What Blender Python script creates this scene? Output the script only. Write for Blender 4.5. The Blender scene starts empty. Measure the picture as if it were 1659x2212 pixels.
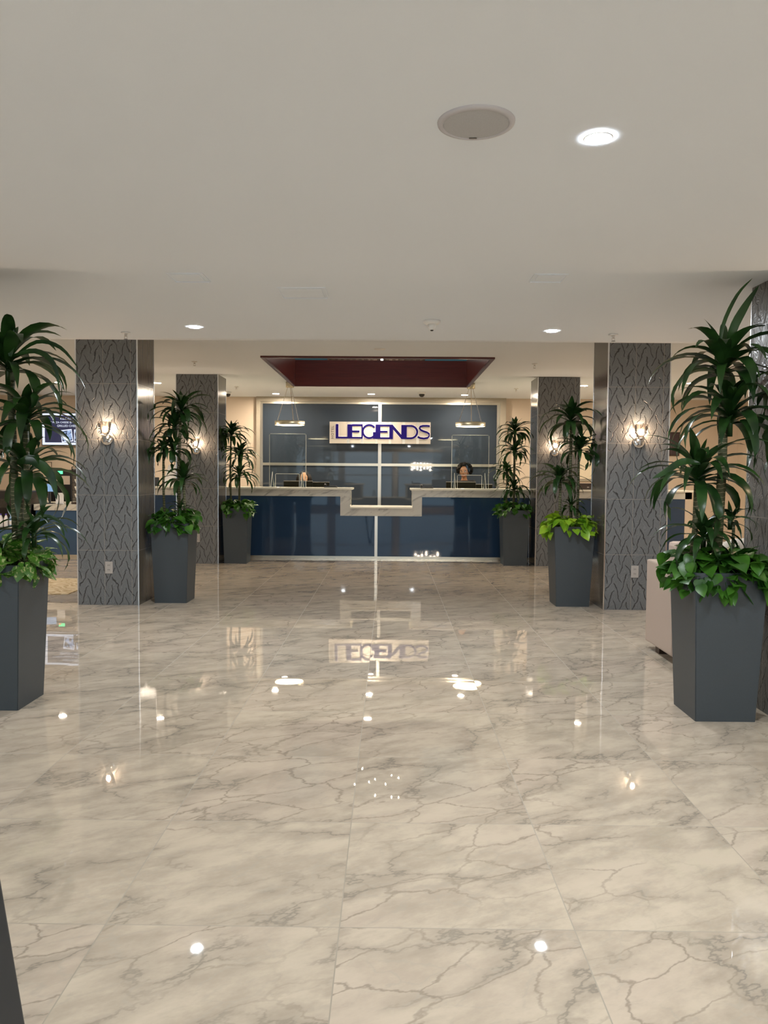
import bpy, bmesh, math, random
from mathutils import Vector, Matrix
PI = math.pi
random.seed(7)
sc = bpy.context.scene
C = sc.collection
D = bpy.data

# ---------------------------------------------------------------- node maths
class V:
    """wraps a float socket so node maths reads like python"""
    def __init__(s, nt, sock): s.nt = nt; s.s = sock
    def _m(s, op, *a, clamp=False):
        n = s.nt.nodes.new('ShaderNodeMath'); n.operation = op; n.use_clamp = clamp
        for i, x in enumerate((s,) + a):
            if isinstance(x, V): s.nt.links.new(x.s, n.inputs[i])
            else: n.inputs[i].default_value = x
        return V(s.nt, n.outputs[0])
    def __add__(s, o): return s._m('ADD', o)
    __radd__ = __add__
    def __sub__(s, o): return s._m('SUBTRACT', o)
    def __rsub__(s, o): return (s * -1) + o
    def __mul__(s, o): return s._m('MULTIPLY', o)
    __rmul__ = __mul__
    def __truediv__(s, o): return s._m('DIVIDE', o)
    def floor(s): return s._m('FLOOR')
    def fract(s): return s._m('FRACT')
    def abs(s): return s._m('ABSOLUTE')
    def sin(s): return s._m('SINE')
    def lt(s, o): return s._m('LESS_THAN', o)
    def gt(s, o): return s._m('GREATER_THAN', o)
    def min(s, o): return s._m('MINIMUM', o)
    def max(s, o): return s._m('MAXIMUM', o)
    def mod2(s): return (s * .5).fract() * 2
    def sm(s, a, b):
        n = s.nt.nodes.new('ShaderNodeMapRange'); n.interpolation_type = 'SMOOTHSTEP'
        s.nt.links.new(s.s, n.inputs[0]); n.inputs[1].default_value = a; n.inputs[2].default_value = b
        return V(s.nt, n.outputs[0])

class Mat:
    def __init__(s, name):
        s.m = D.materials.new(name); s.m.use_nodes = True; s.nt = s.m.node_tree
        s.b = s.nt.nodes['Principled BSDF']; s.out = s.nt.nodes['Material Output']
    def new(s, t, **k):
        n = s.nt.nodes.new(t)
        for a, b in k.items(): setattr(n, a, b)
        return n
    def ln(s, a, b): s.nt.links.new(a.s if isinstance(a, V) else a, b)
    def set(s, **k):
        names = dict(col='Base Color', rough='Roughness', metal='Metallic', spec='Specular IOR Level', ior='IOR',
                     coat='Coat Weight', coatr='Coat Roughness', trans='Transmission Weight', em='Emission Color',
                     ems='Emission Strength', alpha='Alpha', sheen='Sheen Weight', sss='Subsurface Weight')
        for a, b in k.items():
            i = s.b.inputs[names[a]]
            if isinstance(b, V): s.ln(b, i)
            elif hasattr(b, 'is_linked'): s.ln(b, i)
            elif isinstance(b, tuple): i.default_value = (*b, 1)
            else: i.default_value = b
        return s
    def pos(s, obj=False):
        n = s.new('ShaderNodeTexCoord') if obj else s.new('ShaderNodeNewGeometry')
        x = s.new('ShaderNodeSeparateXYZ'); s.ln(n.outputs['Object' if obj else 'Position'], x.inputs[0])
        return [V(s.nt, x.outputs[i]) for i in range(3)]
    def vec(s, x, y, z=0):
        n = s.new('ShaderNodeCombineXYZ')
        for i, a in enumerate((x, y, z)):
            if isinstance(a, V): s.ln(a, n.inputs[i])
            else: n.inputs[i].default_value = a
        return n.outputs[0]
    def noise(s, v, scale=5, det=3, rough=.5, dist=0):
        n = s.new('ShaderNodeTexNoise'); n.inputs['Scale'].default_value = scale; n.inputs['Detail'].default_value = det
        n.inputs['Roughness'].default_value = rough; n.inputs['Distortion'].default_value = dist
        s.ln(v, n.inputs['Vector']); return V(s.nt, n.outputs[0])
    def vor(s, v, scale=5, feature='DISTANCE_TO_EDGE'):
        n = s.new('ShaderNodeTexVoronoi', feature=feature); n.inputs['Scale'].default_value = scale
        s.ln(v, n.inputs['Vector']); return V(s.nt, n.outputs[0])
    def mix(s, f, a, b):
        n = s.new('ShaderNodeMix', data_type='RGBA')
        for k, x in ((0, f), (6, a), (7, b)):
            if isinstance(x, V): s.ln(x, n.inputs[k])
            elif isinstance(x, tuple): n.inputs[k].default_value = (*x, 1)
            elif isinstance(x, (int, float)): n.inputs[k].default_value = x
            else: s.ln(x, n.inputs[k])
        return n.outputs[2]
    def bump(s, h, strength=1., dist=.001, nrm=None):
        n = s.new('ShaderNodeBump'); n.inputs['Strength'].default_value = strength; n.inputs['Distance'].default_value = dist
        s.ln(h, n.inputs['Height'])
        if nrm is not None: s.ln(nrm, n.inputs['Normal'])
        s.ln(n.outputs[0], s.b.inputs['Normal']); return n.outputs[0]

def simple(name, col, rough=.5, metal=0., nscale=30, var=.06, bump=0., **k):
    """procedural: colour broken slightly by noise, optional fine bump"""
    m = Mat(name); x, y, z = m.pos(); v = m.vec(x, y, z)
    n = m.noise(v, nscale, 3)
    a = tuple(c * (1 - var) for c in col); b = tuple(min(1, c * (1 + var)) for c in col)
    m.set(col=m.mix(n, a, b), rough=rough, metal=metal, **k)
    if bump: m.bump(n, 1, bump)
    return m.m

def emit(name, col, strength):
    m = Mat(name); m.set(col=(.03, .03, .03), em=col, ems=strength, rough=.6); return m.m

# ---------------------------------------------------------------- materials
M = {}
TILE, TX0, TY0 = .665, -.134, 2.148
def floor_mat():
    m = Mat('polished_marble_tile'); x, y, z = m.pos()
    u = (x - TX0) / TILE; v = (y - TY0) / TILE
    cu, cv = u.floor(), v.floor(); fu, fv = u.fract(), v.fract()
    wn = m.new('ShaderNodeTexWhiteNoise', noise_dimensions='2D'); m.ln(m.vec(cu, cv), wn.inputs['Vector'])
    sp = m.new('ShaderNodeSeparateColor'); m.ln(wn.outputs['Color'], sp.inputs[0])
    r1, r2, r3 = [V(m.nt, sp.outputs[i]) for i in range(3)]
    # vein field, shifted per tile
    ang = .5
    xr = x * math.cos(ang) + y * math.sin(ang); yr = y * math.cos(ang) - x * math.sin(ang)
    P = m.vec(xr * .75 + r1 * 37, yr * 1.5 + r2 * 51, r3 * 9)
    nn = m.new('ShaderNodeTexNoise'); nn.inputs['Scale'].default_value = 2.3; nn.inputs['Detail'].default_value = 6
    nn.inputs['Roughness'].default_value = .62; m.ln(P, nn.inputs['Vector'])
    mx = m.new('ShaderNodeVectorMath', operation='MULTIPLY_ADD'); m.ln(nn.outputs['Color'], mx.inputs[0])
    mx.inputs[1].default_value = (.75, .75, .75); m.ln(P, mx.inputs[2])
    W = mx.outputs[0]
    mx2 = m.new('ShaderNodeVectorMath', operation='MULTIPLY_ADD'); m.ln(nn.outputs['Color'], mx2.inputs[0])
    mx2.inputs[1].default_value = (.30, .30, .30); m.ln(P, mx2.inputs[2]); W2 = mx2.outputs[0]
    e1 = m.vor(W, 2.1); e2 = m.vor(W2, 4.0)
    n1 = m.noise(P, 2.4, 4); n2 = m.noise(P, 6, 5, .65); n3 = m.noise(P, 1.3, 3)
    vein1 = (1 - e1.sm(.0, .030)) * n1.sm(.40, .62)
    halo1 = (1 - e1.sm(.0, .20)) * n1.sm(.34, .66)
    vein2 = (1 - e2.sm(.0, .032)) * n3.sm(.38, .58)
    e3 = m.vor(W2, 8.); vein3 = (1 - e3.sm(.0, .05)) * n2.sm(.42, .60)
    cloud = n2.sm(.35, .72)
    col = m.mix(cloud * .7, (.555, .472, .368), (.365, .303, .235))
    col = m.mix(n3.sm(.42, .7) * .45, col, (.52, .42, .34))
    col = m.mix(halo1 * .7, col, (.335, .28, .22))
    col = m.mix(vein3 * .5, col, (.42, .37, .30))
    col = m.mix(vein2 * .75, col, (.27, .225, .175))
    col = m.mix(vein1 * .80, col, (.245, .215, .175))
    du = fu.min(1 - fu) * TILE; dv = fv.min(1 - fv) * TILE
    g = du.min(dv).lt(.0017)
    col = m.mix(g, col, (.30, .26, .20))
    m.set(col=col, rough=g * .5 + .014, ior=1.52)
    # every tile lies a touch out of flat, and the glaze waves a little
    lo = m.noise(m.vec(x + r1 * 9, y + r2 * 9, 0), 3.2, 1)
    lo2 = m.noise(m.vec(x + r3 * 9, y - r2 * 9, 3), 3.2, 1)
    nx = (r1 - .5) * .0036 + (lo - .5) * .0035; ny = (r2 - .5) * .0036 + (lo2 - .5) * .0035
    nz = m.new('ShaderNodeVectorMath', operation='NORMALIZE'); m.ln(m.vec(nx, ny, 1), nz.inputs[0])
    m.ln(nz.outputs[0], m.b.inputs['Normal'])
    return m.m
M['floor'] = floor_mat()

def wave_mat(name, warm):
    m = Mat(name); X, Y, Z = m.pos(obj=True)
    u0 = X + Y * 1.0; v0 = Z
    TWd, TH = .262, .530
    cu, cv = (u0 / TWd).floor(), (v0 / TH).floor()
    nz = m.noise(m.vec(u0, v0, 0), 7, 3); nz2 = m.noise(m.vec(u0, v0, 5), 7, 3)
    u = u0 + (nz - .5) * .11; v = v0 + (nz2 - .5) * .10
    s = u / .125; t = v / .255
    p = s + t; q = s - t
    def stroke(ox, oy, k):
        w_, h_ = .126, .178
        Vv = (v - oy) / h_; vf = Vv.fract() - .5
        Uu = (u - ox - vf * (h_ * k)) / w_
        dist = (Uu.fract() - .5).abs() * w_
        taper = (vf.abs() * 2 - .84).max(0) * .012
        return 1 - (dist + taper).sm(.0018, .0062)
    dark = stroke(0, 0, .40).max(stroke(.063, .082, -.40))
    # fine ribs that swing along each leaf
    par = (p.floor() + q.floor()).mod2().gt(.5)
    sw = m.noise(m.vec(u0, v0, 9), 9, 2)
    ph = (u * .9 + v * .45) * par + (u * .9 - v * .45) * (1 - par)
    rib = (ph * 420 + (sw - .5) * 60).sin() * .5 + .5
    fu = (u0 / TWd).fract(); fv = (v0 / TH).fract()
    g = (fu.min(1 - fu) * TWd).min(fv.min(1 - fv) * TH).lt(.0022)
    base = m.mix(m.noise(m.vec(u0, v0, 2), 3, 3), (.132, .140, .145), (.180, .190, .194) if not warm else (.16, .145, .13))
    col = m.mix(rib * .36, base, (.070, .070, .070))
    col = m.mix(dark * .93, col, (.022, .021, .021))
    col = m.mix(g, col, (.26, .24, .21))
    m.set(col=col, rough=.34, ior=1.5)
    h = (1 - dark) * 1.0 + rib * .28
    m.bump(h * (1 - g), .8, .004)
    return m.m
M['wave'] = wave_mat('embossed_leaf_tile', False)
M['wave2'] = wave_mat('embossed_leaf_tile_warm', True)

def streak_mat():
    m = Mat('streaked_stone_tile'); X, Y, Z = m.pos(obj=True)
    n = m.noise(m.vec(X * 30, Y * 30, Z * 1.6), 1.4, 4, .6)
    n2 = m.noise(m.vec(X * 5, Y * 5, Z * .8), 1.5, 3)
    col = m.mix(n, (.075, .062, .048), (.165, .145, .115))
    col = m.mix(n2 * .5, col, (.07, .065, .058))
    g = ((Z / .530).fract()).min(1 - (Z / .530).fract()).lt(.0035)
    col = m.mix(g, col, (.27, .24, .20))
    m.set(col=col, rough=.13, ior=1.5)
    m.bump(n, .25, .001)
    return m.m
M['streak'] = streak_mat()

def marble_mat():
    m = Mat('white_marble'); x, y, z = m.pos()
    xr = x * .8 + z * 1.3 + y * .6; yr = z * .9 - x * .55
    v = m.vec(xr * .7, yr * 3.2, y)
    n = m.noise(v, 3.4, 6, .62, .8)
    n2 = m.noise(v, 1.6, 3)
    col = m.mix(n.sm(.50, .66), (.62, .60, .54), (.36, .34, .31))
    col = m.mix(n2.sm(.45, .75) * .6, col, (.52, .50, .45))
    m.set(col=col, rough=.14, ior=1.5)
    return m.m
M['marble'] = marble_mat()
M['edge_stone'] = simple('pale_stone_edge', (.86, .83, .72), .2, var=.03)
def paint(name, col, b=.0004):
    m = Mat(name); x, y, z = m.pos(); v = m.vec(x, y, z)
    n = m.noise(v, 160, 2); n2 = m.noise(v, .8, 2)
    m.set(col=m.mix(n2, tuple(c * .97 for c in col), tuple(c * 1.02 for c in col)), rough=.72)
    m.bump(n, .35, b)
    return m.m
M['ceiling'] = paint('matt_ceiling_paint', (.765, .825, .90))
M['wall'] = paint('warm_beige_wall_paint', (.66, .55, .43))
M['casing'] = simple('taupe_casing', (.36, .32, .25), .4)
M['white'] = simple('white_plastic', (.78, .78, .77), .35, var=.02)
M['offwhite'] = simple('warm_white_plastic', (.40, .37, .34), .4, var=.03)
M['bezel'] = simple('grey_white_bezel', (.52, .52, .56), .5, var=.02)
M['spk'] = simple('grey_speaker_mesh', (.44, .45, .47), .7, nscale=500, var=.2, bump=.0006)
M['blue'] = simple('dark_blue_back_painted_glass', (.022, .050, .105), .03, nscale=2, var=.04, ior=1.52)
M['slate'] = simple('slate_back_painted_glass', (.034, .045, .060), .025, nscale=2, var=.04, ior=1.52)
M['blue2'] = simple('mid_blue_laminate', (.035, .085, .17), .12, nscale=2, var=.04, ior=1.5)
def brushed(name, col, rough, vert=True):
    m = Mat(name); x, y, z = m.pos()
    n = m.noise(m.vec(x * (900 if vert else 4), y * 60, z * (4 if vert else 900)), 1, 2)
    m.set(col=m.mix(n, tuple(c * .9 for c in col), col), rough=rough, metal=1.)
    m.bump(n, .12, .0005)
    return m.m
M['steel'] = brushed('brushed_steel', (.74, .70, .62), .30)
M['steel_h'] = brushed('brushed_steel_rail', (.78, .72, .60), .28, False)
M['trim'] = simple('satin_aluminium_trim', (.82, .84, .86), .24, 1., var=.02)
M['chrome'] = simple('chrome', (.72, .70, .68), .12, 1., var=.02)
M['nickel'] = simple('brushed_nickel_shade', (.62, .56, .42), .38, 1., var=.05)
M['sign_m'] = brushed('sign_matte_steel', (.66, .60, .52), .48)
M['sign_b'] = brushed('sign_bright_steel', (.88, .82, .72), .30)
M['navy'] = simple('navy_acrylic', (.006, .002, .085), .5, var=.03, spec=.1)
M['letter_edge'] = simple('white_acrylic', (.82, .78, .86), .3, var=.02)
M['grey_letter'] = simple('dark_grey_acrylic', (.12, .10, .09), .3, var=.02)
M['planter'] = simple('charcoal_planter_finish', (.042, .053, .062), .45, nscale=120, var=.08, bump=.0003)
M['soil'] = simple('dark_potting_soil', (.02, .014, .009), .95, nscale=90, var=.5, bump=.01)
M['black'] = simple('black_plastic', (.012, .012, .013), .3, var=.1)
M['dark'] = simple('charcoal_board', (.012, .016, .021), .5, var=.08)
M['monitor'] = simple('olive_black_plastic', (.010, .0095, .004), .6, spec=.2, var=.1)
M['sofa'] = simple('taupe_leatherette', (.42, .34, .29), .42, nscale=260, var=.05, bump=.0004)
M['wood_dark'] = simple('dark_wood', (.04, .022, .015), .4, nscale=30, var=.3)
M['rug'] = None
def mahog():
    m = Mat('mahogany_veneer'); x, y, z = m.pos()
    n = m.noise(m.vec(x * 1.3, y * 1.3, z * 26), 2.2, 5, .6, .4)
    m.set(col=m.mix(n, (.045, .0065, .006), (.15, .026, .018)), rough=.28, coat=.4, coatr=.15)
    return m.m
M['mahog'] = mahog()
def rugm():
    m = Mat('patterned_tan_rug'); x, y, z = m.pos()
    n = m.noise(m.vec(x, y, 0), 5, 2)
    w = ((y * 9 + n * 2.4) * 6.28).sin() * ((x * 6 + n * 2) * 6.28).sin()
    m.set(col=m.mix(w.sm(-.3, .4), (.36, .27, .15), (.58, .50, .36)), rough=.9)
    return m.m
M['rug'] = rugm()
def leafm(name, c1, c2, c3=None, rough=.33):
    m = Mat(name); X, Y, Z = m.pos(); v = m.vec(X, Y, Z)
    n = m.noise(v, 9, 2); n2 = m.noise(v, 60, 2)
    col = m.mix(n.sm(.3, .7), c1, c2)
    if c3: col = m.mix(n2.sm(.56, .62) * .8, col, c3)
    m.set(col=col, rough=rough, ior=1.45)
    # thin leaf: a little light passes through
    tr = m.new('ShaderNodeBsdfTranslucent'); m.ln(col, tr.inputs[0])
    mx = m.new('ShaderNodeMixShader'); mx.inputs[0].default_value = .22
    m.ln(m.b.outputs[0], mx.inputs[1]); m.ln(tr.outputs[0], mx.inputs[2]); m.ln(mx.outputs[0], m.out.inputs[0])
    return m.m
M['leaf'] = leafm('dracaena_leaf', (.009, .032, .008), (.026, .078, .016))
M['pothos'] = leafm('pothos_leaf', (.022, .090, .010), (.062, .19, .020))
M['pothos_v'] = leafm('variegated_pothos_leaf', (.030, .12, .012), (.10, .26, .03), (.52, .55, .25))
M['pothos_y'] = leafm('lime_pothos_leaf', (.12, .30, .015), (.34, .52, .03))
def canem():
    m = Mat('ringed_cane_bark'); X, Y, Z = m.pos()
    n = m.noise(m.vec(X, Y, Z), 30, 2)
    r = ((Z * 42 + n * 1.2)).fract()
    m.set(col=m.mix(r.gt(.86), (.060, .068, .028), (.26, .22, .13)), rough=.7)
    return m.m
M['cane'] = canem()
M['skin1'] = simple('warm_brown_skin', (.27, .12, .052), .5, var=.04, sss=.0)
M['skin2'] = simple('light_tan_skin', (.55, .30, .16), .5, var=.04)
M['hair'] = simple('black_curly_hair', (.006, .0045, .0035), .9, nscale=160, var=.6, bump=.01, spec=.12)
M['hair2'] = simple('black_smooth_hair', (.008, .006, .004), .6, nscale=160, var=.5, bump=.002, spec=.2)
M['cloth'] = simple('black_fabric', (.012, .012, .014), .85, nscale=300, var=.2)
M['eye'] = simple('dark_brown_eye', (.02, .01, .006), .1)
M['eyew'] = simple('eye_white', (.7, .66, .6), .2)
M['lip'] = simple('rose_brown_lip', (.32, .10, .075), .4)
M['teal'] = simple('teal_upper_wall', (.06, .22, .30), .5)  # even teal over all upper-room walls
M['brownwall'] = simple('brown_curtain', (.16, .10, .07), .8)
M['cream'] = simple('cream_paper', (.80, .70, .52), .6)
M['bread'] = simple('orange_brown_packaging', (.55, .18, .05), .5)
M['label_blue'] = simple('pale_blue_label', (.25, .42, .70), .35)
M['label_white'] = simple('white_label', (.8, .8, .82), .35)
M['juice'] = simple('orange_juice', (.75, .33, .04), .2)
M['cap'] = simple('violet_bottle_cap', (.12, .08, .45), .4)
M['photo_dark'] = simple('dark_artwork_print', (.05, .03, .035), .35, nscale=8, var=.6)
M['pillow'] = simple('ivory_cushion_cloth', (.62, .56, .48), .8, var=.05)

def glassm(name, tint=(1, 1, 1), refl=1., body=.0):
    """clear sheet: fresnel reflection over straight-through transparency"""
    m = Mat(name); nt = m.nt
    gl = m.new('ShaderNodeBsdfGlossy'); gl.inputs['Roughness'].default_value = .01
    tr = m.new('ShaderNodeBsdfTransparent'); tr.inputs[0].default_value = (*tint, 1)
    fr = m.new('ShaderNodeFresnel'); fr.inputs[0].default_value = 1.47
    f = V(nt, fr.outputs[0]) * refl + body
    mx = m.new('ShaderNodeMixShader'); m.ln(f, mx.inputs[0]); m.ln(tr.outputs[0], mx.inputs[1]); m.ln(gl.outputs[0], mx.inputs[2])
    m.ln(mx.outputs[0], m.out.inputs[0])
    return m.m
M['acrylic'] = glassm('clear_acrylic', (.93, .95, .95), .8)
M['acr_edge'] = simple('frosted_acrylic_edge', (.80, .80, .74), .25, var=.02)
M['shade'] = glassm('clear_sconce_glass', (.97, .93, .90), 1., .06)
M['winglass'] = glassm('window_glass', (.9, .95, .96), 1.)

# ---------------------------------------------------------------- mesh helpers
def link(name, bm, mat, parent=None, smooth=False):
    me = D.meshes.new(name)
    bmesh.ops.recalc_face_normals(bm, faces=bm.faces)
    bm.to_mesh(me); bm.free()
    for k in (mat if isinstance(mat, (list, tuple)) else [mat]): me.materials.append(k)
    if smooth:
        for p in me.polygons: p.use_smooth = True
    o = D.objects.new(name, me); C.objects.link(o)
    if parent: o.parent = parent
    return o
def thing(name, label, cat, loc=(0, 0, 0), rz=0, group=None):
    o = D.objects.new(name, None); C.objects.link(o); o.location = loc; o.rotation_euler = (0, 0, rz)
    o.empty_display_size = .1
    return tag(o, label, cat, group)
def tag(o, label, cat, group=None):
    o['label'] = label; o['category'] = cat
    if group: o['group'] = group
    return o
def struct(name, bm, mat):
    o = link(name, bm, mat); o['kind'] = 'structure'; return o
def box(bm, x0, x1, y0, y1, z0, z1, bev=0, mi=0):
    r = bmesh.ops.create_cube(bm, size=1.)
    vs = r['verts']
    for v in vs:
        v.co = Vector((x0 + (v.co.x + .5) * (x1 - x0), y0 + (v.co.y + .5) * (y1 - y0), z0 + (v.co.z + .5) * (z1 - z0)))
    fs = {f for v in vs for f in v.link_faces}
    for f in fs: f.material_index = mi
    if bev:
        es = list({e for v in vs for e in v.link_edges})
        bmesh.ops.bevel(bm, geom=es, offset=bev, segments=2, affect='EDGES', profile=.6)
    return vs
def lathe(bm, prof, seg=24, c=(0, 0, 0), axis='Z', cap=True, mi=0):
    """prof: list of (r, h)"""
    rings = []
    for r, h in prof:
        ring = []
        for i in range(seg):
            a = 2 * PI * i / seg; x, y = r * math.cos(a), r * math.sin(a)
            p = (x, y, h) if axis == 'Z' else ((x, h, y) if axis == 'Y' else (h, x, y))
            ring.append(bm.verts.new((c[0] + p[0], c[1] + p[1], c[2] + p[2])))
        rings.append(ring)
    for a, b in zip(rings, rings[1:]):
        for i in range(seg):
            bm.faces.new((a[i], a[(i + 1) % seg], b[(i + 1) % seg], b[i])).material_index = mi
    if cap:
        for ring in (rings[0], rings[-1]):
            try: bm.faces.new(ring).material_index = mi
            except ValueError: pass
def tube(bm, pts, r, seg=8, r2=None, mi=0):
    pts = [Vector(p) for p in pts]; n = len(pts); rings = []
    for i, p in enumerate(pts):
        d = (pts[min(i + 1, n - 1)] - pts[max(i - 1, 0)]).normalized()
        u = d.orthogonal().normalized() if abs(d.z) < .9 else Vector((1, 0, 0)); u = (u - d * u.dot(d)).normalized(); w = d.cross(u)
        rr = r if r2 is None else r + (r2 - r) * i / (n - 1)
        if callable(r): rr = r(i / (n - 1))
        rings.append([bm.verts.new(p + u * rr * math.cos(2 * PI * k / seg) + w * rr * math.sin(2 * PI * k / seg)) for k in range(seg)])
    for a, b in zip(rings, rings[1:]):
        for i in range(seg): bm.faces.new((a[i], a[(i + 1) % seg], b[(i + 1) % seg], b[i])).material_index = mi
    bm.faces.new(rings[0]).material_index = mi; bm.faces.new(rings[-1]).material_index = mi
def B(): return bmesh.new()
def one(f, *a, **k):
    bm = B(); f(bm, *a, **k); return bm
def copy_tree(o, loc=None, label=None, parent=None):
    c = o.copy(); C.objects.link(c); c.parent = parent
    for ch in list(o.children): copy_tree(ch, parent=c)
    if loc is not None: c.location = loc
    if label: c['label'] = label
    return c
def blob(bm, c, r, seg=16, rings=10, f=None, mi=0):
    """ellipsoid; f(dir) -> radius multiplier"""
    vs = []
    top = None
    for j in range(rings + 1):
        th = PI * j / rings; ring = []
        for i in range(seg if 0 < j < rings else 1):
            a = 2 * PI * i / seg
            d = Vector((math.sin(th) * math.cos(a), math.sin(th) * math.sin(a), math.cos(th)))
            k = f(d) if f else 1
            if isinstance(k, Vector): p = k
            else: p = Vector((d.x * r[0], d.y * r[1], d.z * r[2])) * k
            ring.append(bm.verts.new(p + Vector(c)))
        vs.append(ring)
    for j in range(rings):
        a, b = vs[j], vs[j + 1]
        for i in range(seg):
            if len(a) == 1: f4 = (a[0], b[i], b[(i + 1) % seg])
            elif len(b) == 1: f4 = (a[i], b[0], a[(i + 1) % seg])
            else: f4 = (a[i], b[i], b[(i + 1) % seg], a[(i + 1) % seg])
            bm.faces.new(f4).material_index = mi

# ---------------------------------------------------------------- room shell
XL, XR, YB, YF = -7.6, 6.45, -4.2, 14.62      # left, right, behind the camera, far wall
ZN, ZM, ZF = 2.355, 2.65, 2.70                # ceiling heights: entrance zone, hall, desk zone
Y1, Y2 = 6.37, 10.93                          # where the ceiling steps up
struct('floor', one(box, XL - .2, XR + .2, YB - .2, YF + .2, -.12, 0), M['floor'])

def zc(x, y):
    side = max(min((-x - .2) / 1.8, 1), min((x - 1.0) / 1.0, 1), 0)
    t = min(max((y - 3.93) / (2.2 - 1.75 * side), 0), 1); t = t * t * (3 - 2 * t)
    return ZN - (.012 + .022 * side) * (1 - t)
def near_ceiling():
    bm = B(); nx, ny = 60, 110; g = []
    for j in range(ny + 1):
        y = YB - .2 + (Y1 - YB + .2) * j / ny; row = []
        for i in range(nx + 1):
            x = XL - .2 + (XR - XL + .4) * i / nx
            row.append(bm.verts.new((x, y, zc(x, y))))
        g.append(row)
    for j in range(ny):
        for i in range(nx): bm.faces.new((g[j][i], g[j][i + 1], g[j + 1][i + 1], g[j + 1][i]))
    # riser and the back of the slab, with the sides closed
    up = [bm.verts.new((v.co.x, v.co.y, 2.9)) for v in g[-1]]
    up0 = [bm.verts.new((v.co.x, v.co.y, 2.9)) for v in g[0]]
    for i in range(nx):
        bm.faces.new((g[-1][i], g[-1][i + 1], up[i + 1], up[i])); bm.faces.new((g[0][i], up0[i], up0[i + 1], g[0][i + 1]))
        bm.faces.new((up[i], up[i + 1], up0[i + 1], up0[i]))
    return bm
o = struct('ceiling', near_ceiling(), M['ceiling'])
for p in o.data.polygons: p.use_smooth = abs(p.normal.z) > .9
# hall and desk ceiling around the timber opening
OX0, OX1, OY0, OY1 = -1.486, 1.160, 9.21, 12.13
bm = B()
box(bm, XL - .2, XR + .2, Y1, OY0, ZM, 2.95)
box(bm, XL - .2, OX0, OY0, Y2, ZM, 2.95); box(bm, OX1, XR + .2, OY0, Y2, ZM, 2.95)
box(bm, XL - .2, OX0, Y2, OY1, ZF, 2.95); box(bm, OX1, XR + .2, Y2, OY1, ZF, 2.95)
box(bm, XL - .2, XR + .2, OY1, YF + .2, ZF, 2.95)
struct('ceiling', bm, M['ceiling'])
# walls
struct('wall_back', one(box, XL - .2, XR + .2, YF, YF + .2, 0, 2.95), M['wall'])
struct('wall_left', one(box, XL - .2, XL, YB - .2, YF, 0, 2.95), M['wall'])
struct('wall_right', one(box, XR, XR + .2, YB - .2, YF, 0, 2.95), M['wall'])
# entrance wall behind the camera: glazed
bays = [(-6.6, -4.5), (-4.3, -2.2), (-2.0, .1), (.3, 2.4), (2.6, 4.7)]
bm = B(); px = XL - .2
for a, b in bays:
    box(bm, px, a, YB - .2, YB, 0, 2.95); px = b
    box(bm, a, b, YB - .2, YB, 0, .12); box(bm, a, b, YB - .2, YB, 2.25, 2.95)
box(bm, px, XR + .2, YB - .2, YB, 0, 2.95)
struct('wall_front', bm, M['wall'])
for i, (a, b) in enumerate(bays):
    bm = B(); w = .05
    for q in ((a, a + w, .12, 2.25), (b - w, b, .12, 2.25), (a, b, .12, .12 + w), (a, b, 2.25 - w, 2.25), (a, b, 1.2, 1.25)):
        box(bm, q[0], q[1], YB - .14, YB - .06, q[2], q[3])
    f = struct('window_%d' % (i + 1), bm, M['trim'])
    link('pane', one(box, a + w, b - w, YB - .105, YB - .095, .12 + w, 2.25 - w), M['winglass'], f)
# skirting of the far wall
struct('baseboard_back', one(box, XL, -2.6, YF - .015, YF, 0, .1), M['casing'])
struct('baseboard_back', one(box, 2.2, XR, YF - .015, YF, 0, .1), M['casing'])

# timber-lined opening to the floor above
t = thing('ceiling_opening', 'square opening in the ceiling lined with dark red mahogany in front of the reception desk', 'ceiling opening', (0, 0, 2.63))
def rel(bm, o):
    for v in bm.verts: v.co -= Vector(o.location)
    return bm
ZT = 3.03
for nm, q in (('lining', (OX0 - .03, OX1 + .03, OY1 - .006, OY1 + .03)), ('lining', (OX0 - .03, OX1 + .03, OY0 - .03, OY0 + .006)),
              ('lining', (OX0 - .03, OX0 + .006, OY0 + .006, OY1 - .006)), ('lining', (OX1 - .006, OX1 + .03, OY0 + .006, OY1 - .006))):
    link(nm, rel(one(box, *q, 2.635, ZT), t), M['mahog'], t)
bm = B()
for q in ((OX0 - .045, OX1 + .045, OY1 + .0, OY1 + .045), (OX0 - .045, OX1 + .045, OY0 - .045, OY0), (OX0 - .045, OX0, OY0, OY1), (OX1, OX1 + .045, OY0, OY1)):
    box(bm, *q, 2.628, 2.652)
link('rim', rel(bm, t), M['mahog'], t)
# upper room seen through it
bm = B()
box(bm, -3, 3, 14.2, 14.3, 2.95, 5.2); box(bm, -3, 3, 8.0, 8.1, 2.95, 5.2); box(bm, -3.1, -3, 8, 14.3, 2.95, 5.2); box(bm, 3, 3.1, 8, 14.3, 2.95, 5.2)
struct('wall_upper', bm, M['teal'])
struct('ceiling_upper', one(box, -3.1, 3.1, 8, 14.3, 5.2, 5.3), M['ceiling'])
t = thing('curtain', 'brown curtain hanging in the upper room seen through the ceiling opening', 'curtain', (-.15, 14.1, 2.95))
bm = B(); n = 60
pr_ = [(-1.0 + 1.75 * i / n, .03 * math.sin(i * 1.7)) for i in range(n + 1)]
lo = [bm.verts.new((x, y, 0)) for x, y in pr_]; hi = [bm.verts.new((x, y, 2.1)) for x, y in pr_]
for i in range(n): bm.faces.new((lo[i], lo[i + 1], hi[i + 1], hi[i]))
link('drape', bm, M['brownwall'], t, True)
link('rail', one(tube, [(-1.05, 0, 2.1), (.8, 0, 2.1)], .015), M['chrome'], t)
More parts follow.
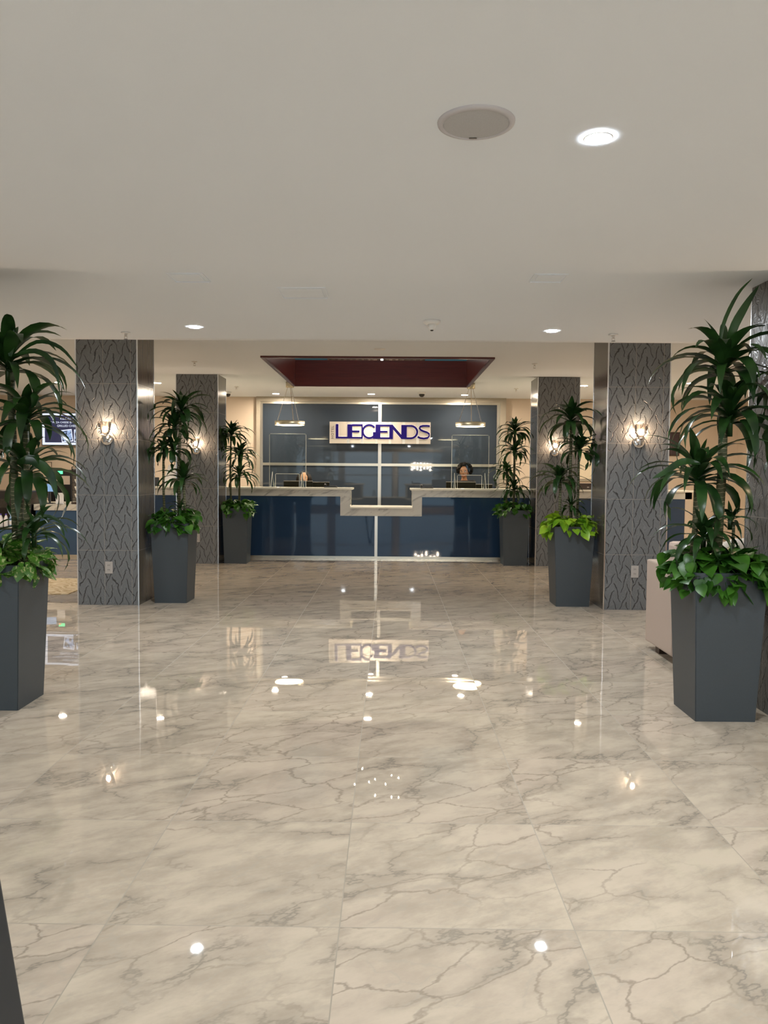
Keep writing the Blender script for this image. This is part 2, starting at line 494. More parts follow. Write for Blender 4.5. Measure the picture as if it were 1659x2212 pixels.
def strings(name, label, loc, xs, z0, z1, n, r, mat, seed, ztop):
    t = thing(name, label, 'string lights', loc); rnd = random.Random(seed)
    for x in xs:
        y = rnd.uniform(-.1, .1); zl = z0 + rnd.uniform(0, .35) * (z1 - z0)
        link('wire', one(tube, [(x, y, zl), (x, y, ztop)], .002, 4), M['black'], t)
        for k in range(n):
            link('bulb', one(blob, (x, y, zl + (z1 - zl) * (k + rnd.uniform(.1, .5)) / n), (r, r, r * 1.3), 8, 6), mat, t, True)
M['fairy'] = emit('string_light_glow', (1, .86, .66), 60)
strings('string_lights', 'strings of tiny lamps on the upper floor, seen mirrored in the tiles', (-.25, 13.0, 2.95), [-.32, -.2, -.08, .02, .2, .3, .42], .75, 1.55, 2, .009, M['fairy'], 3, 2.25)
strings('string_lights', 'added strings of small lamps by the entrance glass, standing in for lights mirrored in the blue desk front', (1.25, -3.6, 0), [-.35, -.25, -.12, .02, .16, .30, .42], 1.42, 1.78, 3, .024, M['fairy'], 9, 2.32)  # added for the mirrored sparkles; the string form is made up
t = thing('lining_fill_lamp', 'round unseen lamp added above the ceiling opening to light its mahogany lining', 'ceiling light', (-.1, 9.6, 5.2))  # added out of view to light the far lining of the opening
link('diffuser', one(lathe, [(.0001, -.07), (.24, -.06), (.26, -.02)], 32, cap=False), emit('lining_fill_lamp_glow', (1, .88, .72), 14), t)
link('rim', one(lathe, [(.26, -.04), (.28, -.02), (.28, 0)], 32, cap=False), M['chrome'], t)
t = thing('wall_light', 'small bright vertical lamp glimpsed at the top of the ceiling opening', 'lamp', (-.17, 13.95, 3.15))
link('lamp_tube', one(box, -.02, .02, -.02, .02, 0, .5), emit('upper_lamp_glow', (1, .95, .85), 4), t)
link('bracket', one(box, -.03, .03, .02, .06, .05, .45), M['chrome'], t)

# ---------------------------------------------------------------- columns
CW, CD = .590, .52
def column(x0, yf, label, side, zt):
    """x0 left edge, yf front; side faces plain streaked (0) or embossed too (1)"""
    t = thing('tiled_column', label, 'column', (x0, yf, 0), 0, None)
    bm = B(); box(bm, 0, CW, 0, CD, 0, zt)
    for f in bm.faces:
        n = f.normal if f.normal.length else f.calc_center_median()
    bm.normal_update()
    for f in bm.faces: f.material_index = 0 if abs(f.normal.y) > .5 else 1
    link('shaft', bm, [M['wave'], M['wave2'] if side else M['streak']], t)
    for cx in (0, CW):
        for cy in (0, CD):
            sx = -1 if cx == 0 else 1; sy = -1 if cy == 0 else 1
            link('corner_trim', one(box, *sorted((cx - sx * .008, cx + sx * .003)), *sorted((cy - sy * .008, cy + sy * .003)), 0, zt), M['trim'], t)
    return t
LX, RX = -3.002, 2.045
column(LX, 3.98, 'grey tiled column beyond the left edge, beside the nearest left planter', 1, ZN - .002)
column(RX, 3.98, 'grey tiled column at the right edge behind the nearest right planter', 1, ZN - .002)
column(LX, 7.44, 'left front column of embossed grey tile with outlet and lamp, left of second planter', 0, ZM)
column(RX, 7.43, 'right front column of embossed grey tile with outlet and lamp, right of second planter', 0, ZM)
column(LX, 10.91, 'far left column of embossed grey tile next to the reception desk', 0, ZM)
column(RX, 10.96, 'far right column of embossed grey tile next to the reception desk', 0, ZM)

def sconce(loc, label):
    t = thing('wall_sconce', label, 'wall lamp', loc, 0, 'sconces on the tiled columns')
    link('backplate', one(lathe, [(.0, -.001), (.052, -.002), (.056, -.010), (.050, -.022), (.0, -.026)], 28, (0, 0, 0), 'Y'), M['chrome'], t, True)
    bm = B(); tube(bm, [(0, -.02, 0), (0, -.07, 0)], .011, 10); box(bm, -.014, .014, -.085, -.055, -.03, .025, .004)
    lathe(bm, [(.0, .024), (.03, .026), (.034, .036), (.022, .040), (.0, .041)], 20, (0, -.070, 0))
    link('arm', bm, M['chrome'], t)
    bm = B(); pr = [(.022, .04), (.040, .052), (.053, .085), (.058, .13), (.062, .165)]
    lathe(bm, pr, 28, (0, -.070, 0), cap=False); lathe(bm, [(r - .003, h) for r, h in pr], 28, (0, -.070, 0), cap=False)
    for i in range(14):       # cut ribs in the glass bell
        a = 2 * PI * i / 14
        tube(bm, [(math.cos(a) * r, -.070 + math.sin(a) * r, h) for r, h in pr], .0022, 5)
    link('glass_shade', bm, M['shade'], t, True)
    bm = B(); blob(bm, (0, -.070, .095), (.020, .020, .028), 16, 10)
    link('bulb', bm, M['bulb'], t, True)
    return t
M['bulb'] = emit('warm_bulb_glow', (1, .74, .50), 120)
sconce((-2.703, 7.44, 1.590), 'lit chrome and glass sconce on the left front column')
sconce((2.345, 7.43, 1.600), 'lit chrome and glass sconce on the right front column')
sconce((-2.716, 10.91, 1.588), 'lit chrome and glass sconce on the far left column, behind the dracaena')
sconce((2.293, 10.96, 1.600), 'lit chrome and glass sconce on the far right column, behind the dracaena')
sconce((2.40, 3.98, 1.595), 'sconce on the column at the right edge, only its glints on the tile are seen')
sconce((-2.77, 3.98, 1.595), 'sconce on the column beyond the left edge of the view')

def outlet(loc, label):
    t = thing('wall_outlet', label, 'outlet', loc, 0, 'outlets low on the columns')
    link('cover_plate', one(box, -.036, .036, -.008, 0, -.058, .058, .003), M['offwhite'], t)
    bm = B()
    for dz in (-.022, .022):
        box(bm, -.016, .016, -.0105, -.007, dz - .014, dz + .014, .002)
    s = link('receptacle', bm, M['offwhite'], t)
    for dz in (-.022, .022):
        for dx in (-.008, .005): link('slot', one(box, dx, dx + .003, -.0112, -.0100, dz - .004, dz + .007), M['black'], s)
outlet((-2.698, 7.44, .364), 'beige outlet low on the left front column')
outlet((2.338, 7.43, .370), 'beige outlet low on the right front column')
outlet((-2.708, 10.91, .364), 'beige outlet low on the far left column beside a planter')

# ---------------------------------------------------------------- planted pots
def leaf(bm, path, wid, up=Vector((0, 0, 1)), fold=.25, mi=0, wob=0., seed=0):
    n = len(path); rows = []
    rnd = random.Random(seed)
    ph = rnd.uniform(0, 6)
    for i, p in enumerate(path):
        d = (path[min(i + 1, n - 1)] - path[max(i - 1, 0)])
        if d.length < 1e-6: d = Vector((0, 0, 1))
        d.normalize()
        s = d.cross(up)
        if s.length < .05: s = d.cross(Vector((1, 0, 0)))
        s.normalize(); nn = s.cross(d)
        t = i / (n - 1)
        w = wid * min(1, .35 + t * 2.6) * (1 - max(0, (t - .45) / .55) ** 1.8) * .5
        if wob: s = (s + nn * wob * math.sin(ph + 5 * t)).normalized()
        e = nn * w * fold
        rows.append((bm.verts.new(p - s * w + e), bm.verts.new(p), bm.verts.new(p + s * w + e)) if i < n - 1 else (bm.verts.new(p),))
    for a, b in zip(rows, rows[1:]):
        if len(b) == 3:
            bm.faces.new((a[0], a[1], b[1], b[0])).material_index = mi; bm.faces.new((a[1], a[2], b[2], b[1])).material_index = mi
        else:
            bm.faces.new((a[0], a[1], b[0])).material_index = mi; bm.faces.new((a[1], a[2], b[0])).material_index = mi

def crown(c, R, rnd, lim, n=30, upr=2, wk=1., droop=1.):
    """rosette of strap leaves around a cane tip; lim = x range they keep to"""
    bm = B(); c = Vector(c)
    for k in range(n):
        t = k / (n - 1)                                   # 0 lowest, 1 innermost
        az = k * 2.39996 + rnd.uniform(-.3, .3)
        el = math.radians(8 + 62 * t + rnd.uniform(-10, 10))
        L = R * rnd.uniform(1.2, 1.75) * (1.0 if t < .8 else .8)
        bend = math.radians(rnd.uniform(90, 145)) * (1 - .40 * t) * droop
        if k >= n - upr: el = math.radians(rnd.uniform(68, 84)); bend = math.radians(rnd.uniform(10, 35)); L = R * rnd.uniform(.6, .95)
        seg = 9; p = c + Vector((0, 0, -R * .28 * (1 - t))); pts = [p.copy()]
        for i in range(seg):
            f = (i + .5) / seg
            e = el - bend * (f ** 1.25) * 1.15
            h = Vector((math.cos(az) * math.cos(e), math.sin(az) * math.cos(e), math.sin(e)))
            p = p + h * L / seg
            p.x = min(max(p.x, lim[0]), lim[1])
            pts.append(p.copy())
        leaf(bm, pts, R * .165 * wk * rnd.uniform(.75, 1.25), wob=.25, seed=rnd.random())
    return bm

def pothos(cx, cy, z, half, rnd, lim, n, size, mi_fn=None, spill=.10):
    bm = B()
    for k in range(n):
        a = rnd.uniform(0, 2 * PI); r = rnd.uniform(.35, 1.0) ** .7
        rr = half * (1.0 + .0) * r
        q = max(abs(math.cos(a)), abs(math.sin(a)))
        px, py = math.cos(a) / q * rr, math.sin(a) / q * rr
        over = r > .72
        if over: px *= 1 + rnd.uniform(.05, .34); py *= 1 + rnd.uniform(.05, .30)
        pz = z + rnd.uniform(.02, .11) * (1.3 - r) + (rnd.uniform(-spill, .055) if over else .02)
        s = size * rnd.uniform(.65, 1.25)
        out = Vector((px, py, 0)).normalized()
        az = math.atan2(out.y, out.x) + rnd.uniform(-.9, .9)
        el = math.radians(rnd.uniform(-75, 15)) if over else math.radians(rnd.uniform(-35, 45))
        d = Vector((math.cos(az) * math.cos(el), math.sin(az) * math.cos(el), math.sin(el)))
        sd = d.cross(Vector((0, 0, 1)))
        if sd.length < .1: sd = Vector((1, 0, 0))
        sd.normalize(); nn = sd.cross(d); roll = rnd.uniform(-.6, .6)
        sd2 = sd * math.cos(roll) + nn * math.sin(roll); nn = sd2.cross(d)
        base = Vector((cx + px, cy + py, pz))
        prof = [(0, .02), (-.06, .20), (.08, .40), (.30, .46), (.55, .36), (.78, .19), (1.0, 0)]
        mid = [0, .05, .16, .34, .56, .78, 1.0]
        Ls = []; Rs = []; Ms = []
        for (tt, w), mt in zip(prof, mid):
            dr = -nn * (mt ** 2) * .22 * s
            def cl(v): v.x = min(max(v.x, lim[0]), lim[1]); return v
            Ls.append(bm.verts.new(cl(base + d * tt * s - sd2 * w * s + nn * w * .22 * s + dr)))
            Rs.append(bm.verts.new(cl(base + d * tt * s + sd2 * w * s + nn * w * .22 * s + dr)))
            Ms.append(bm.verts.new(cl(base + d * mt * s + dr)))
        for i in range(6):
            for A_ in ((Ls[i], Ms[i], Ms[i + 1], Ls[i + 1]), (Ms[i], Rs[i], Rs[i + 1], Ms[i + 1])):
                bm.faces.new(A_)
        # stalk
        if not over or k % 2 == 0:
            root = Vector((cx + px * .5, cy + py * .5, z - .03))
            mp = (root + base) / 2 + Vector((0, 0, .03))
            tube(bm, [root, mp, base], .0018, 4)
    return bm

def potted(cx, cy, label, canes, heads, seed, lim, leafm='pothos', dens=110, lsize=.085, extra=(), ht=.785, hb=.157, htp=.186, spill=.1, wk=1.):
    rnd = random.Random(seed)
    t = thing('potted_dracaena', label, 'potted plant', (cx, cy, 0), 0, 'dracaenas in tall charcoal planters')
    bm = B()
    def ring(h, z): return [bm.verts.new((sx * h, sy * h, z)) for sx, sy in ((-1, -1), (1, -1), (1, 1), (-1, 1))]
    rs = [ring(hb, 0), ring(htp, ht), ring(htp - .018, ht), ring(htp - .022, ht - .05)]
    bm.faces.new(rs[0])
    for a, b in zip(rs, rs[1:]):
        for i in range(4): bm.faces.new((a[i], a[(i + 1) % 4], b[(i + 1) % 4], b[i]))
    bmesh.ops.bevel(bm, geom=[e for e in bm.edges if len(e.link_faces) == 2 and abs(e.verts[0].co.z - e.verts[1].co.z) > .3], offset=.004, segments=2, affect='EDGES')
    link('planter', bm, M['planter'], t)
    link('soil', one(box, -htp + .021, htp - .021, -htp + .021, htp - .021, ht - .09, ht - .045), M['soil'], t)
    L = (lim[0] - cx, lim[1] - cx)
    for (bx, by, tx, tz, r) in canes:
        mx = (bx + tx) / 2 + rnd.uniform(-.012, .012)
        pts = [(bx - cx, by, ht - .07), (mx - cx, by * .8, (ht + tz) / 2), (tx - cx, by * .6, tz)]
        link('cane', one(tube, pts, r, 12, r * .85), M['cane'], t, True)
    for (hx, hy, hz, R, n, up) in heads:
        # short leafy stub under each crown
        bm = crown((hx - cx, hy, hz), R, rnd, L, n, up, wk)
        tube(bm, [(hx - cx, hy, hz - R * .5), (hx - cx, hy, hz)], .014, 8)
        link('leaf_crown', bm, M['leaf'], t, True)
    if extra:
        bm = B()
        for pts, w in extra:
            P = [Vector((x - cx, y, z)) for x, y, z in pts]
            # smooth the polyline
            Q = []
            for i in range(len(P) - 1):
                p0 = P[max(i - 1, 0)]; p1 = P[i]; p2 = P[i + 1]; p3 = P[min(i + 2, len(P) - 1)]
                for s in range(4):
                    u = s / 4
                    Q.append(.5 * ((2 * p1) + (p2 - p0) * u + (2 * p0 - 5 * p1 + 4 * p2 - p3) * u * u + (3 * p1 - p0 - 3 * p2 + p3) * u ** 3))
            Q.append(P[-1])
            leaf(bm, Q, w, up=Vector((0, -1, .35)), fold=.2)
        link('leaf_crown', bm, M['leaf'], t, True)
    link('pothos_foliage', pothos(0, 0, ht, htp, rnd, L, dens, lsize, spill=spill), M[leafm], t, True)
    return t

LIML = (-2.375, 9); LIMR = (-9, 2.008)
potted(-2.145, 4.265, 'nearest left potted dracaena, cut by the left edge, with cream-splashed pothos',
       [(-2.02, .0, -2.04, 1.18, .020), (-2.08, .05, -2.09, 1.78, .022), (-1.99, -.04, -1.985, 1.50, .018)],
       [(-2.09, .0, 1.90, .30, 34, 2), (-1.985, -.02, 1.60, .26, 32, 1), (-2.005, .02, 1.315, .265, 30, 1), (-1.95, -.02, .965, .19, 22, 2)],
       11, LIML, 'pothos_v', 200, .095, hb=.157, htp=.188, wk=1.25,
       extra=[([(-2.05, -.05, 1.90), (-2.04, -.06, 2.00), (-2.03, -.06, 2.08)], .045),
              ([(-2.06, 0, 1.90), (-1.93, 0, 1.985), (-1.80, 0, 1.955), (-1.70, 0, 1.84)], .024),
              ([(-2.06, -.03, 1.90), (-1.92, -.04, 1.93), (-1.82, -.04, 1.86), (-1.79, -.04, 1.70)], .03),
              ([(-2.0, -.1, 1.33), (-1.90, -.12, 1.34), (-1.80, -.14, 1.26), (-1.77, -.14, 1.13)], .055),
              ([(-1.98, -.1, .95), (-1.88, -.1, 1.04), (-1.78, -.1, 1.02), (-1.73, -.1, .95)], .02)])
potted(1.765, 4.200, 'nearest right potted dracaena with a thick ringed cane and deep green pothos',
       [(1.757, .0, 1.775, 1.86, .0255), (1.61, -.02, 1.638, 1.24, .016), (1.85, .05, 1.86, 1.04, .009), (1.66, .03, 1.675, .95, .012)],
       [(1.775, .02, 1.90, .29, 36, 1), (1.795, -.04, 1.64, .29, 36, 1), (1.645, .0, 1.31, .275, 34, 3), (1.675, -.03, .985, .20, 26, 2), (1.85, .05, 1.06, .13, 12, 1)],
       23, LIMR, 'pothos', 340, .088, hb=.157, htp=.188, spill=.12, wk=1.2,
       extra=[([(1.79, 0, 1.90), (1.80, -.02, 2.05), (1.86, -.03, 2.18), (1.93, -.03, 2.29)], .045),
              ([(1.74, 0, 1.92), (1.75, -.02, 2.08), (1.82, -.02, 2.24), (1.90, -.02, 2.33)], .02),
              ([(1.62, -.1, 1.35), (1.52, -.12, 1.36), (1.42, -.13, 1.30), (1.36, -.13, 1.27)], .035)])
potted(-2.150, 7.745, 'second left potted dracaena standing against the left front column',
       [(-2.10, .0, -2.085, 1.86, .015), (-2.25, .02, -2.26, 1.50, .013), (-2.03, -.03, -2.05, 1.16, .014)],
       [(-2.075, .0, 1.93, .25, 30, 3), (-2.16, .05, 1.76, .22, 26, 1), (-2.25, .0, 1.52, .18, 22, 1), (-2.15, -.03, 1.54, .22, 18, 0), (-2.055, .0, 1.23, .22, 26, 1), (-2.08, -.05, .93, .13, 14, 1)],
       31, LIML, 'pothos', 180, .085, hb=.157, htp=.186, wk=1.4)
potted(1.790, 7.745, 'second right potted dracaena over bright lime pothos, against the right front column',
       [(1.80, .0, 1.78, 1.80, .016), (1.86, .03, 1.865, 1.52, .013), (1.69, -.03, 1.68, 1.22, .014)],
       [(1.775, .0, 1.86, .25, 32, 4), (1.86, -.03, 1.57, .22, 30, 2), (1.675, .0, 1.27, .23, 28, 2), (1.785, -.04, 1.0, .15, 16, 2)],
       43, LIMR, 'pothos_y', 150, .09, hb=.160, htp=.196, wk=1.4)
potted(-2.185, 11.12, 'far left potted dracaena beside the reception desk, two slim canes',
       [(-2.275, .0, -2.275, 1.80, .014), (-2.16, .02, -2.165, 1.50, .016)],
       [(-2.27, .0, 1.86, .25, 38, 5), (-2.155, .0, 1.56, .25, 34, 1), (-2.15, -.03, 1.28, .24, 32, 1)],
       57, LIML, 'pothos', 170, .085, hb=.157, htp=.180, wk=1.25)
potted(1.775, 11.17, 'far right potted dracaena beside the reception desk, four stacked leafy crowns',
       [(1.765, .0, 1.77, 1.90, .018), (1.66, .0, 1.665, 1.32, .013)],
       [(1.765, .0, 1.93, .24, 36, 6), (1.77, .0, 1.64, .24, 34, 1), (1.66, .0, 1.35, .23, 30, 2), (1.765, .0, 1.10, .23, 28, 0)],
       61, LIMR, 'pothos', 140, .08, hb=.165, htp=.192, wk=1.25)

# ---------------------------------------------------------------- reception desk
YC = 11.75; CT = 1.068; LT = .782; SX0, SX1 = -.605, .332; CX0, CX1 = -4.05, 4.53
t = thing('reception_counter', 'long marble-banded reception counter with dark blue glass front and a lowered middle', 'counter', (0, YC, 0))
def P(name, q, mat, bev=0, parent=t): return link(name, one(box, *q, bev), mat, parent)
BW = .120
# band: follows the step down in the middle
P('marble_band', (CX0, SX0, 0, .05, CT - .028 - BW + .018, CT - .028), M['marble'])
P('marble_band', (SX1, CX1, 0, .05, CT - .028 - BW + .018, CT - .028), M['marble'])
P('marble_band', (SX0 - .15, SX0, -.001, .05, LT - .135, CT - .028 - BW + .018), M['marble'])
P('marble_band', (SX1, SX1 + .145, -.001, .05, LT - .135, CT - .028 - BW + .018), M['marble'])
P('marble_band', (SX0, SX1, -.001, .05, LT - .135, LT - .02), M['marble'])
P('ledge', (CX0 - .02, SX0 + .035, -.03, .46, CT - .028, CT), M['edge_stone'], .004)
P('ledge', (SX1 - .03, CX1 + .02, -.03, .46, CT - .028, CT), M['edge_stone'], .004)
P('ledge', (SX0, SX1, -.02, .70, LT - .02, LT), M['edge_stone'], .003)
P('side_cheek', (SX0 - .04, SX0, .05, .42, LT, CT - .028), M['marble'])
P('side_cheek', (SX1, SX1 + .04, .05, .42, LT, CT - .028), M['marble'])
JX = -.212
GZ0, GZ1 = .035, CT - .028 - BW + .018
def gpanel(x0, x1, z1=GZ1): P('glass_panel', (x0, x1, .008, .03, GZ0, z1), M['blue'])
gpanel(CX0, -2.6); gpanel(-2.595, SX0 - .15)
P('glass_panel', (SX0 - .15, JX - .022, .008, .03, GZ0, LT - .135), M['blue'])
P('glass_panel', (JX + .022, SX1 + .145, .008, .03, GZ0, LT - .135), M['blue'])
gpanel(SX1 + .145, 2.3); gpanel(2.305, CX1 - .10)
P('joint_strip', (JX - .022, JX + .022, .0, .03, GZ0, LT - .135), M['steel'])
P('base_rail', (CX0, CX1, .0, .03, 0, GZ0), M['steel_h'])
P('carcass', (CX0 + .01, SX0 - .045, .035, .40, 0, CT - .03), M['wood_dark'])
P('carcass', (SX1 + .045, CX1 - .11, .035, .40, 0, CT - .03), M['wood_dark'])
P('carcass', (SX0 - .04, SX1 + .04, .035, .40, 0, LT - .022), M['wood_dark'])
P('end_panel', (CX1 - .10, CX1, .0, .45, 0, CT - .028), M['wall'])
P('work_top', (CX0 + .1, SX0, .46, 1.05, .73, .76), M['edge_stone'])
P('work_top', (SX1, CX1 - .1, .46, 1.05, .73, .76), M['edge_stone'])

# the wall of dark glass behind the desk
YG = YF
t = thing('glass_wall_cladding', 'dark slate glass wall with steel bars behind the reception desk', 'wall cladding', (-.21, YG - .03, 0))
gx0, gx1 = -2.389 + .21, 1.968 + .21
def P(name, q, mat, bev=0, parent=t): return link(name, one(box, *q, bev), mat, parent)
zb = 1.452
for a, b in ((gx0, -.024 + .005), (.028, gx1)):
    for c, d in ((.02, zb - .024), (zb + .024, 2.575)):
        P('glass_panel', (a, b, -.0, .025, c, d), M['slate'])
P('mullion', (-.026, .034, -.018, .02, 0, 2.60), M['steel'])
P('crossbar', (gx0, -.026, -.016, .02, zb - .025, zb + .025), M['steel_h'])
P('crossbar', (.034, gx1, -.016, .02, zb - .025, zb + .025), M['steel_h'])
P('edge_bar', (gx0 - .05, gx0, -.02, .02, 0, 2.575), M['steel'])
P('edge_bar', (gx1, gx1 + .06, -.02, .02, 0, 2.575), M['steel'])
P('edge_bar', (gx0 - .05, gx1 + .06, -.02, .02, 2.575, 2.615), M['steel_h'])
bm = B(); box(bm, gx0 - .115, gx0 - .05, -.05, .025, 0, ZF); box(bm, gx1 + .06, gx1 + .165, -.05, .025, 0, ZF); box(bm, gx0 - .05, gx1 + .06, -.05, .025, 2.615, ZF)
link('casing', bm, M['casing'], t)

# ---------------------------------------------------------------- the sign
SYN = 14.50
sx0, sx1, sz0, sz1 = -1.136, .735, 1.842, 2.243
t = thing('hotel_sign', 'steel-striped sign reading HOTEL LEGENDS in navy letters on the dark glass wall', 'sign', (sx0, SYN, sz0))
SC = (sx1 - sx0) / (1556 - 80)          # metres per drawing unit; drawing origin (80, 478)
def sp(u, v): return ((u - 80) * SC, (478 - v) * SC)
nS = 7; W = sx1 - sx0
edges = [80, 332, 372, 537, 578, 745, 780, 945, 980, 1145, 1185, 1348, 1388, 1556]
for i, (a, b) in enumerate(zip(edges, edges[1:])):
    x0, _ = sp(a, 0); x1, _ = sp(b, 0); br = i % 2 == 1
    link('metal_strip', one(box, x0, x1 - .0005, .0 if not br else .003, .02, 0, sz1 - sz0), M['sign_b'] if br else M['sign_m'], t)
for x in (.3, 1.57):
    for z in (.08, .33): link('standoff', one(tube, [(x, .02, z), (x, .1, z)], .008, 8), M['chrome'], t)
def stroke(bm, pts, w, y0, y1, closed=False, clipx=None):
    """flat ribbon of width w along drawing points, extruded y0..y1"""
    y0 -= .0004
    n = len(pts); Ls = []; Rs = []
    for i, p in enumerate(pts):
        a = pts[(i - 1) % n] if closed or i > 0 else p; b = pts[(i + 1) % n] if closed or i < n - 1 else p
        d = Vector((b[0] - a[0], b[1] - a[1])).normalized(); nn = Vector((-d.y, d.x)) * w / 2
        q = []
        for s in (1, -1):
            u, v = p[0] + nn.x * s, p[1] + nn.y * s
            if clipx: u = min(u, clipx)
            q.append(sp(u, v))
        Ls.append(q[0]); Rs.append(q[1])
    m_ = n if closed else n - 1
    F = [[bm.verts.new((x, y, z)) for x, z in S] for S in (Ls, Rs) for y in (y0, y1)]
    lf, lb, rf, rb = F
    for i in range(m_):
        j = (i + 1) % n
        for q in ((lf[i], lf[j], rf[j], rf[i]), (lb[i], rb[i], rb[j], lb[j]), (lf[i], lb[i], lb[j], lf[j]), (rf[i], rf[j], rb[j], rb[i])): bm.faces.new(q)
    if not closed:
        for i in (0, n - 1): bm.faces.new((lf[i], rf[i], rb[i], lb[i]))
def rect(bm, u0, v0, u1, v1, y0, y1, e=0):
    (x0, z1), (x1, z0) = sp(u0 - e, v0 - e), sp(u1 + e, v1 + e); y0 -= ((u0 * 7 + v0) % 11) * .00003; box(bm, x0, x1, y0, y1, z0, z1)
def arc(cx, cy, rx, ry, a0, a1, n=20):
    return [(cx + rx * math.cos(math.radians(a0 + (a1 - a0) * i / n)), cy - ry * math.sin(math.radians(a0 + (a1 - a0) * i / n))) for i in range(n + 1)]
Spath = [(1556, 218), (1500, 213), (1440, 214), (1405, 226), (1394, 250), (1412, 275), (1450, 292), (1500, 308), (1535, 330), (1541, 362), (1515, 388), (1460, 399), (1405, 392), (1368, 375)]
letters = {
 'L': lambda b, y0, y1, e: (rect(b, 170, 197, 210, 406, y0, y1, e), rect(b, 210, 380, 345, 406, y0, y1, e)),
 'E': lambda b, y0, y1, e: (rect(b, 342, 200, 412, 406, y0, y1, e), rect(b, 412, 197, 565, 224, y0, y1, e), rect(b, 412, 290, 517, 316, y0, y1, e), rect(b, 412, 382, 565, 406, y0, y1, e), rect(b, 547, 224, 567, 382, y0, y1, e)),
 'G': lambda b, y0, y1, e: (stroke(b, arc(660, 302, 94, 95, 38, 322), 27 + 2 * e, y0, y1), rect(b, 714, 310, 752, 406, y0, y1, e)),
 'E2': lambda b, y0, y1, e: (rect(b, 752, 200, 822, 408, y0, y1, e), rect(b, 822, 200, 955, 226, y0, y1, e), rect(b, 822, 291, 925, 317, y0, y1, e), rect(b, 822, 385, 955, 409, y0, y1, e)),
 'N': lambda b, y0, y1, e: (rect(b, 953, 200, 1006, 409, y0, y1, e), stroke(b, [(985, 214), (1146, 396)], 40 + 2 * e, y0, y1)),
 'D': lambda b, y0, y1, e: (rect(b, 1127, 203, 1208, 409, y0, y1, e), rect(b, 1208, 203, 1265, 229, y0, y1, e), rect(b, 1208, 383, 1265, 409, y0, y1, e), stroke(b, arc(1262, 306, 98, 90, 90, -90), 28 + 2 * e, y0, y1)),
 'S': lambda b, y0, y1, e: stroke(b, Spath, 27 + 2 * e, y0, y1, clipx=1545 + e),
}
k = 0
for nm, fn in letters.items():
    bm = B(); fn(bm, -.020 - k * .0003, -.001, 0); L_ = link('letter', bm, M['navy'], t)
    bm = B(); fn(bm, -.008 - k * .0002, -.0005, 4.5); link('letter_outline', bm, M['letter_edge'], L_); k += 1
def text(s, size, mat, name, parent, loc, rot, ext=.002, spacing=1., align='LEFT', sx=1., off=0.):
    cu = D.curves.new('txt', 'FONT'); cu.body = s; cu.size = size; cu.extrude = ext; cu.offset = off; cu.space_character = spacing; cu.align_x = align
    tmp = D.objects.new('txt', cu); C.objects.link(tmp)
    bpy.context.view_layer.update()
    me = D.meshes.new_from_object(tmp.evaluated_get(bpy.context.evaluated_depsgraph_get()))
    D.objects.remove(tmp)
    me.materials.clear(); me.materials.append(mat)
    o = D.objects.new(name, me); C.objects.link(o); o.parent = parent; o.location = loc; o.rotation_euler = rot; o.scale = (sx, 1, 1)
    return o
x, z = sp(140, 412)
text('HOTEL', .0665, M['grey_letter'], 'hotel_lettering', t, (x, -.003, z), (PI / 2, -PI / 2, 0), .002, 1.18, sx=1.02, off=.0012)

# ---------------------------------------------------------------- ceiling fittings
M['led'] = emit('downlight_glow', (.90, .955, 1.0), 470)
M['led2'] = emit('downlight_glow_far', (1, .84, .66), 250)
def downlight(x, y, z, label, grp, mat, r=.040):
    t = thing('recessed_downlight', label, 'ceiling light', (x, y, z), 0, grp)
    bm = B(); lathe(bm, [(r + .006, -.001), (r + .005, -.003), (r + .001, -.004), (r, -.002), (r, .0)], 32, cap=False)
    link('trim_ring', bm, M['white'], t, True)
    bm = B(); vs = [bm.verts.new((r * math.cos(2 * PI * i / 24), r * math.sin(2 * PI * i / 24), -.0028)) for i in range(24)]; bm.faces.new(vs)
    link('lens', bm, mat, t)
near = [(.642, 2.504, 'lit downlight right of the big round ceiling speaker'), (-1.452, 5.79, 'lit downlight on the left, above the left front column gap'),
        (1.190, 5.86, 'lit downlight on the right, before the ceiling steps up'),
        (-1.45, -.6, 'entrance downlight behind the viewer, left'), (.70, -.6, 'entrance downlight behind the viewer, middle'), (2.9, -.6, 'entrance downlight behind the viewer, right'),
        (-3.6, 2.5, 'downlight out of view on the left side'), (3.6, 2.5, 'downlight out of view on the right side'),
        (-4.9, 5.8, 'downlight hidden far left over the lounge'), (4.6, 5.8, 'downlight hidden far right over the lounge'), (-3.6, -.6, 'entrance downlight behind the viewer, far left')]
for x, y, l in near: downlight(x, y, zc(x, y) - .0015, l, 'downlights in the low entrance ceiling', M['led'])
far = [(-.335, 12.52, 'nearer of the two middle downlights behind the ceiling opening'), (-.355, 13.95, 'farther of the two middle downlights, close to the glass wall'),
       (-2.06, 14.0, 'downlight left of the left pendant'), (1.31, 14.0, 'downlight close beside the right pendant'),
       (-3.72, 12.45, 'downlight seen between the two left columns'), (-5.30, 12.47, 'downlight seen behind the nearest left plant'),
           (-5.35, 7.9, 'unseen downlight added on the left to brighten the hall, nearer'), (-5.35, 9.7, 'unseen downlight added on the left to brighten the hall, farther'),  # this pair and the next: unseen lamps added to brighten the hall
           (5.35, 7.9, 'unseen downlight added on the right to brighten the hall, nearer'), (5.35, 9.7, 'unseen downlight added on the right to brighten the hall, farther'),
           (3.04, 12.42, 'downlight seen between the two right columns'), (4.56, 12.0, 'downlight seen behind the nearest right plant')]
for x, y, l in far: downlight(x, y, ZF if y > Y2 else ZM, l, 'downlights over the reception zone', M['led2'], .056)

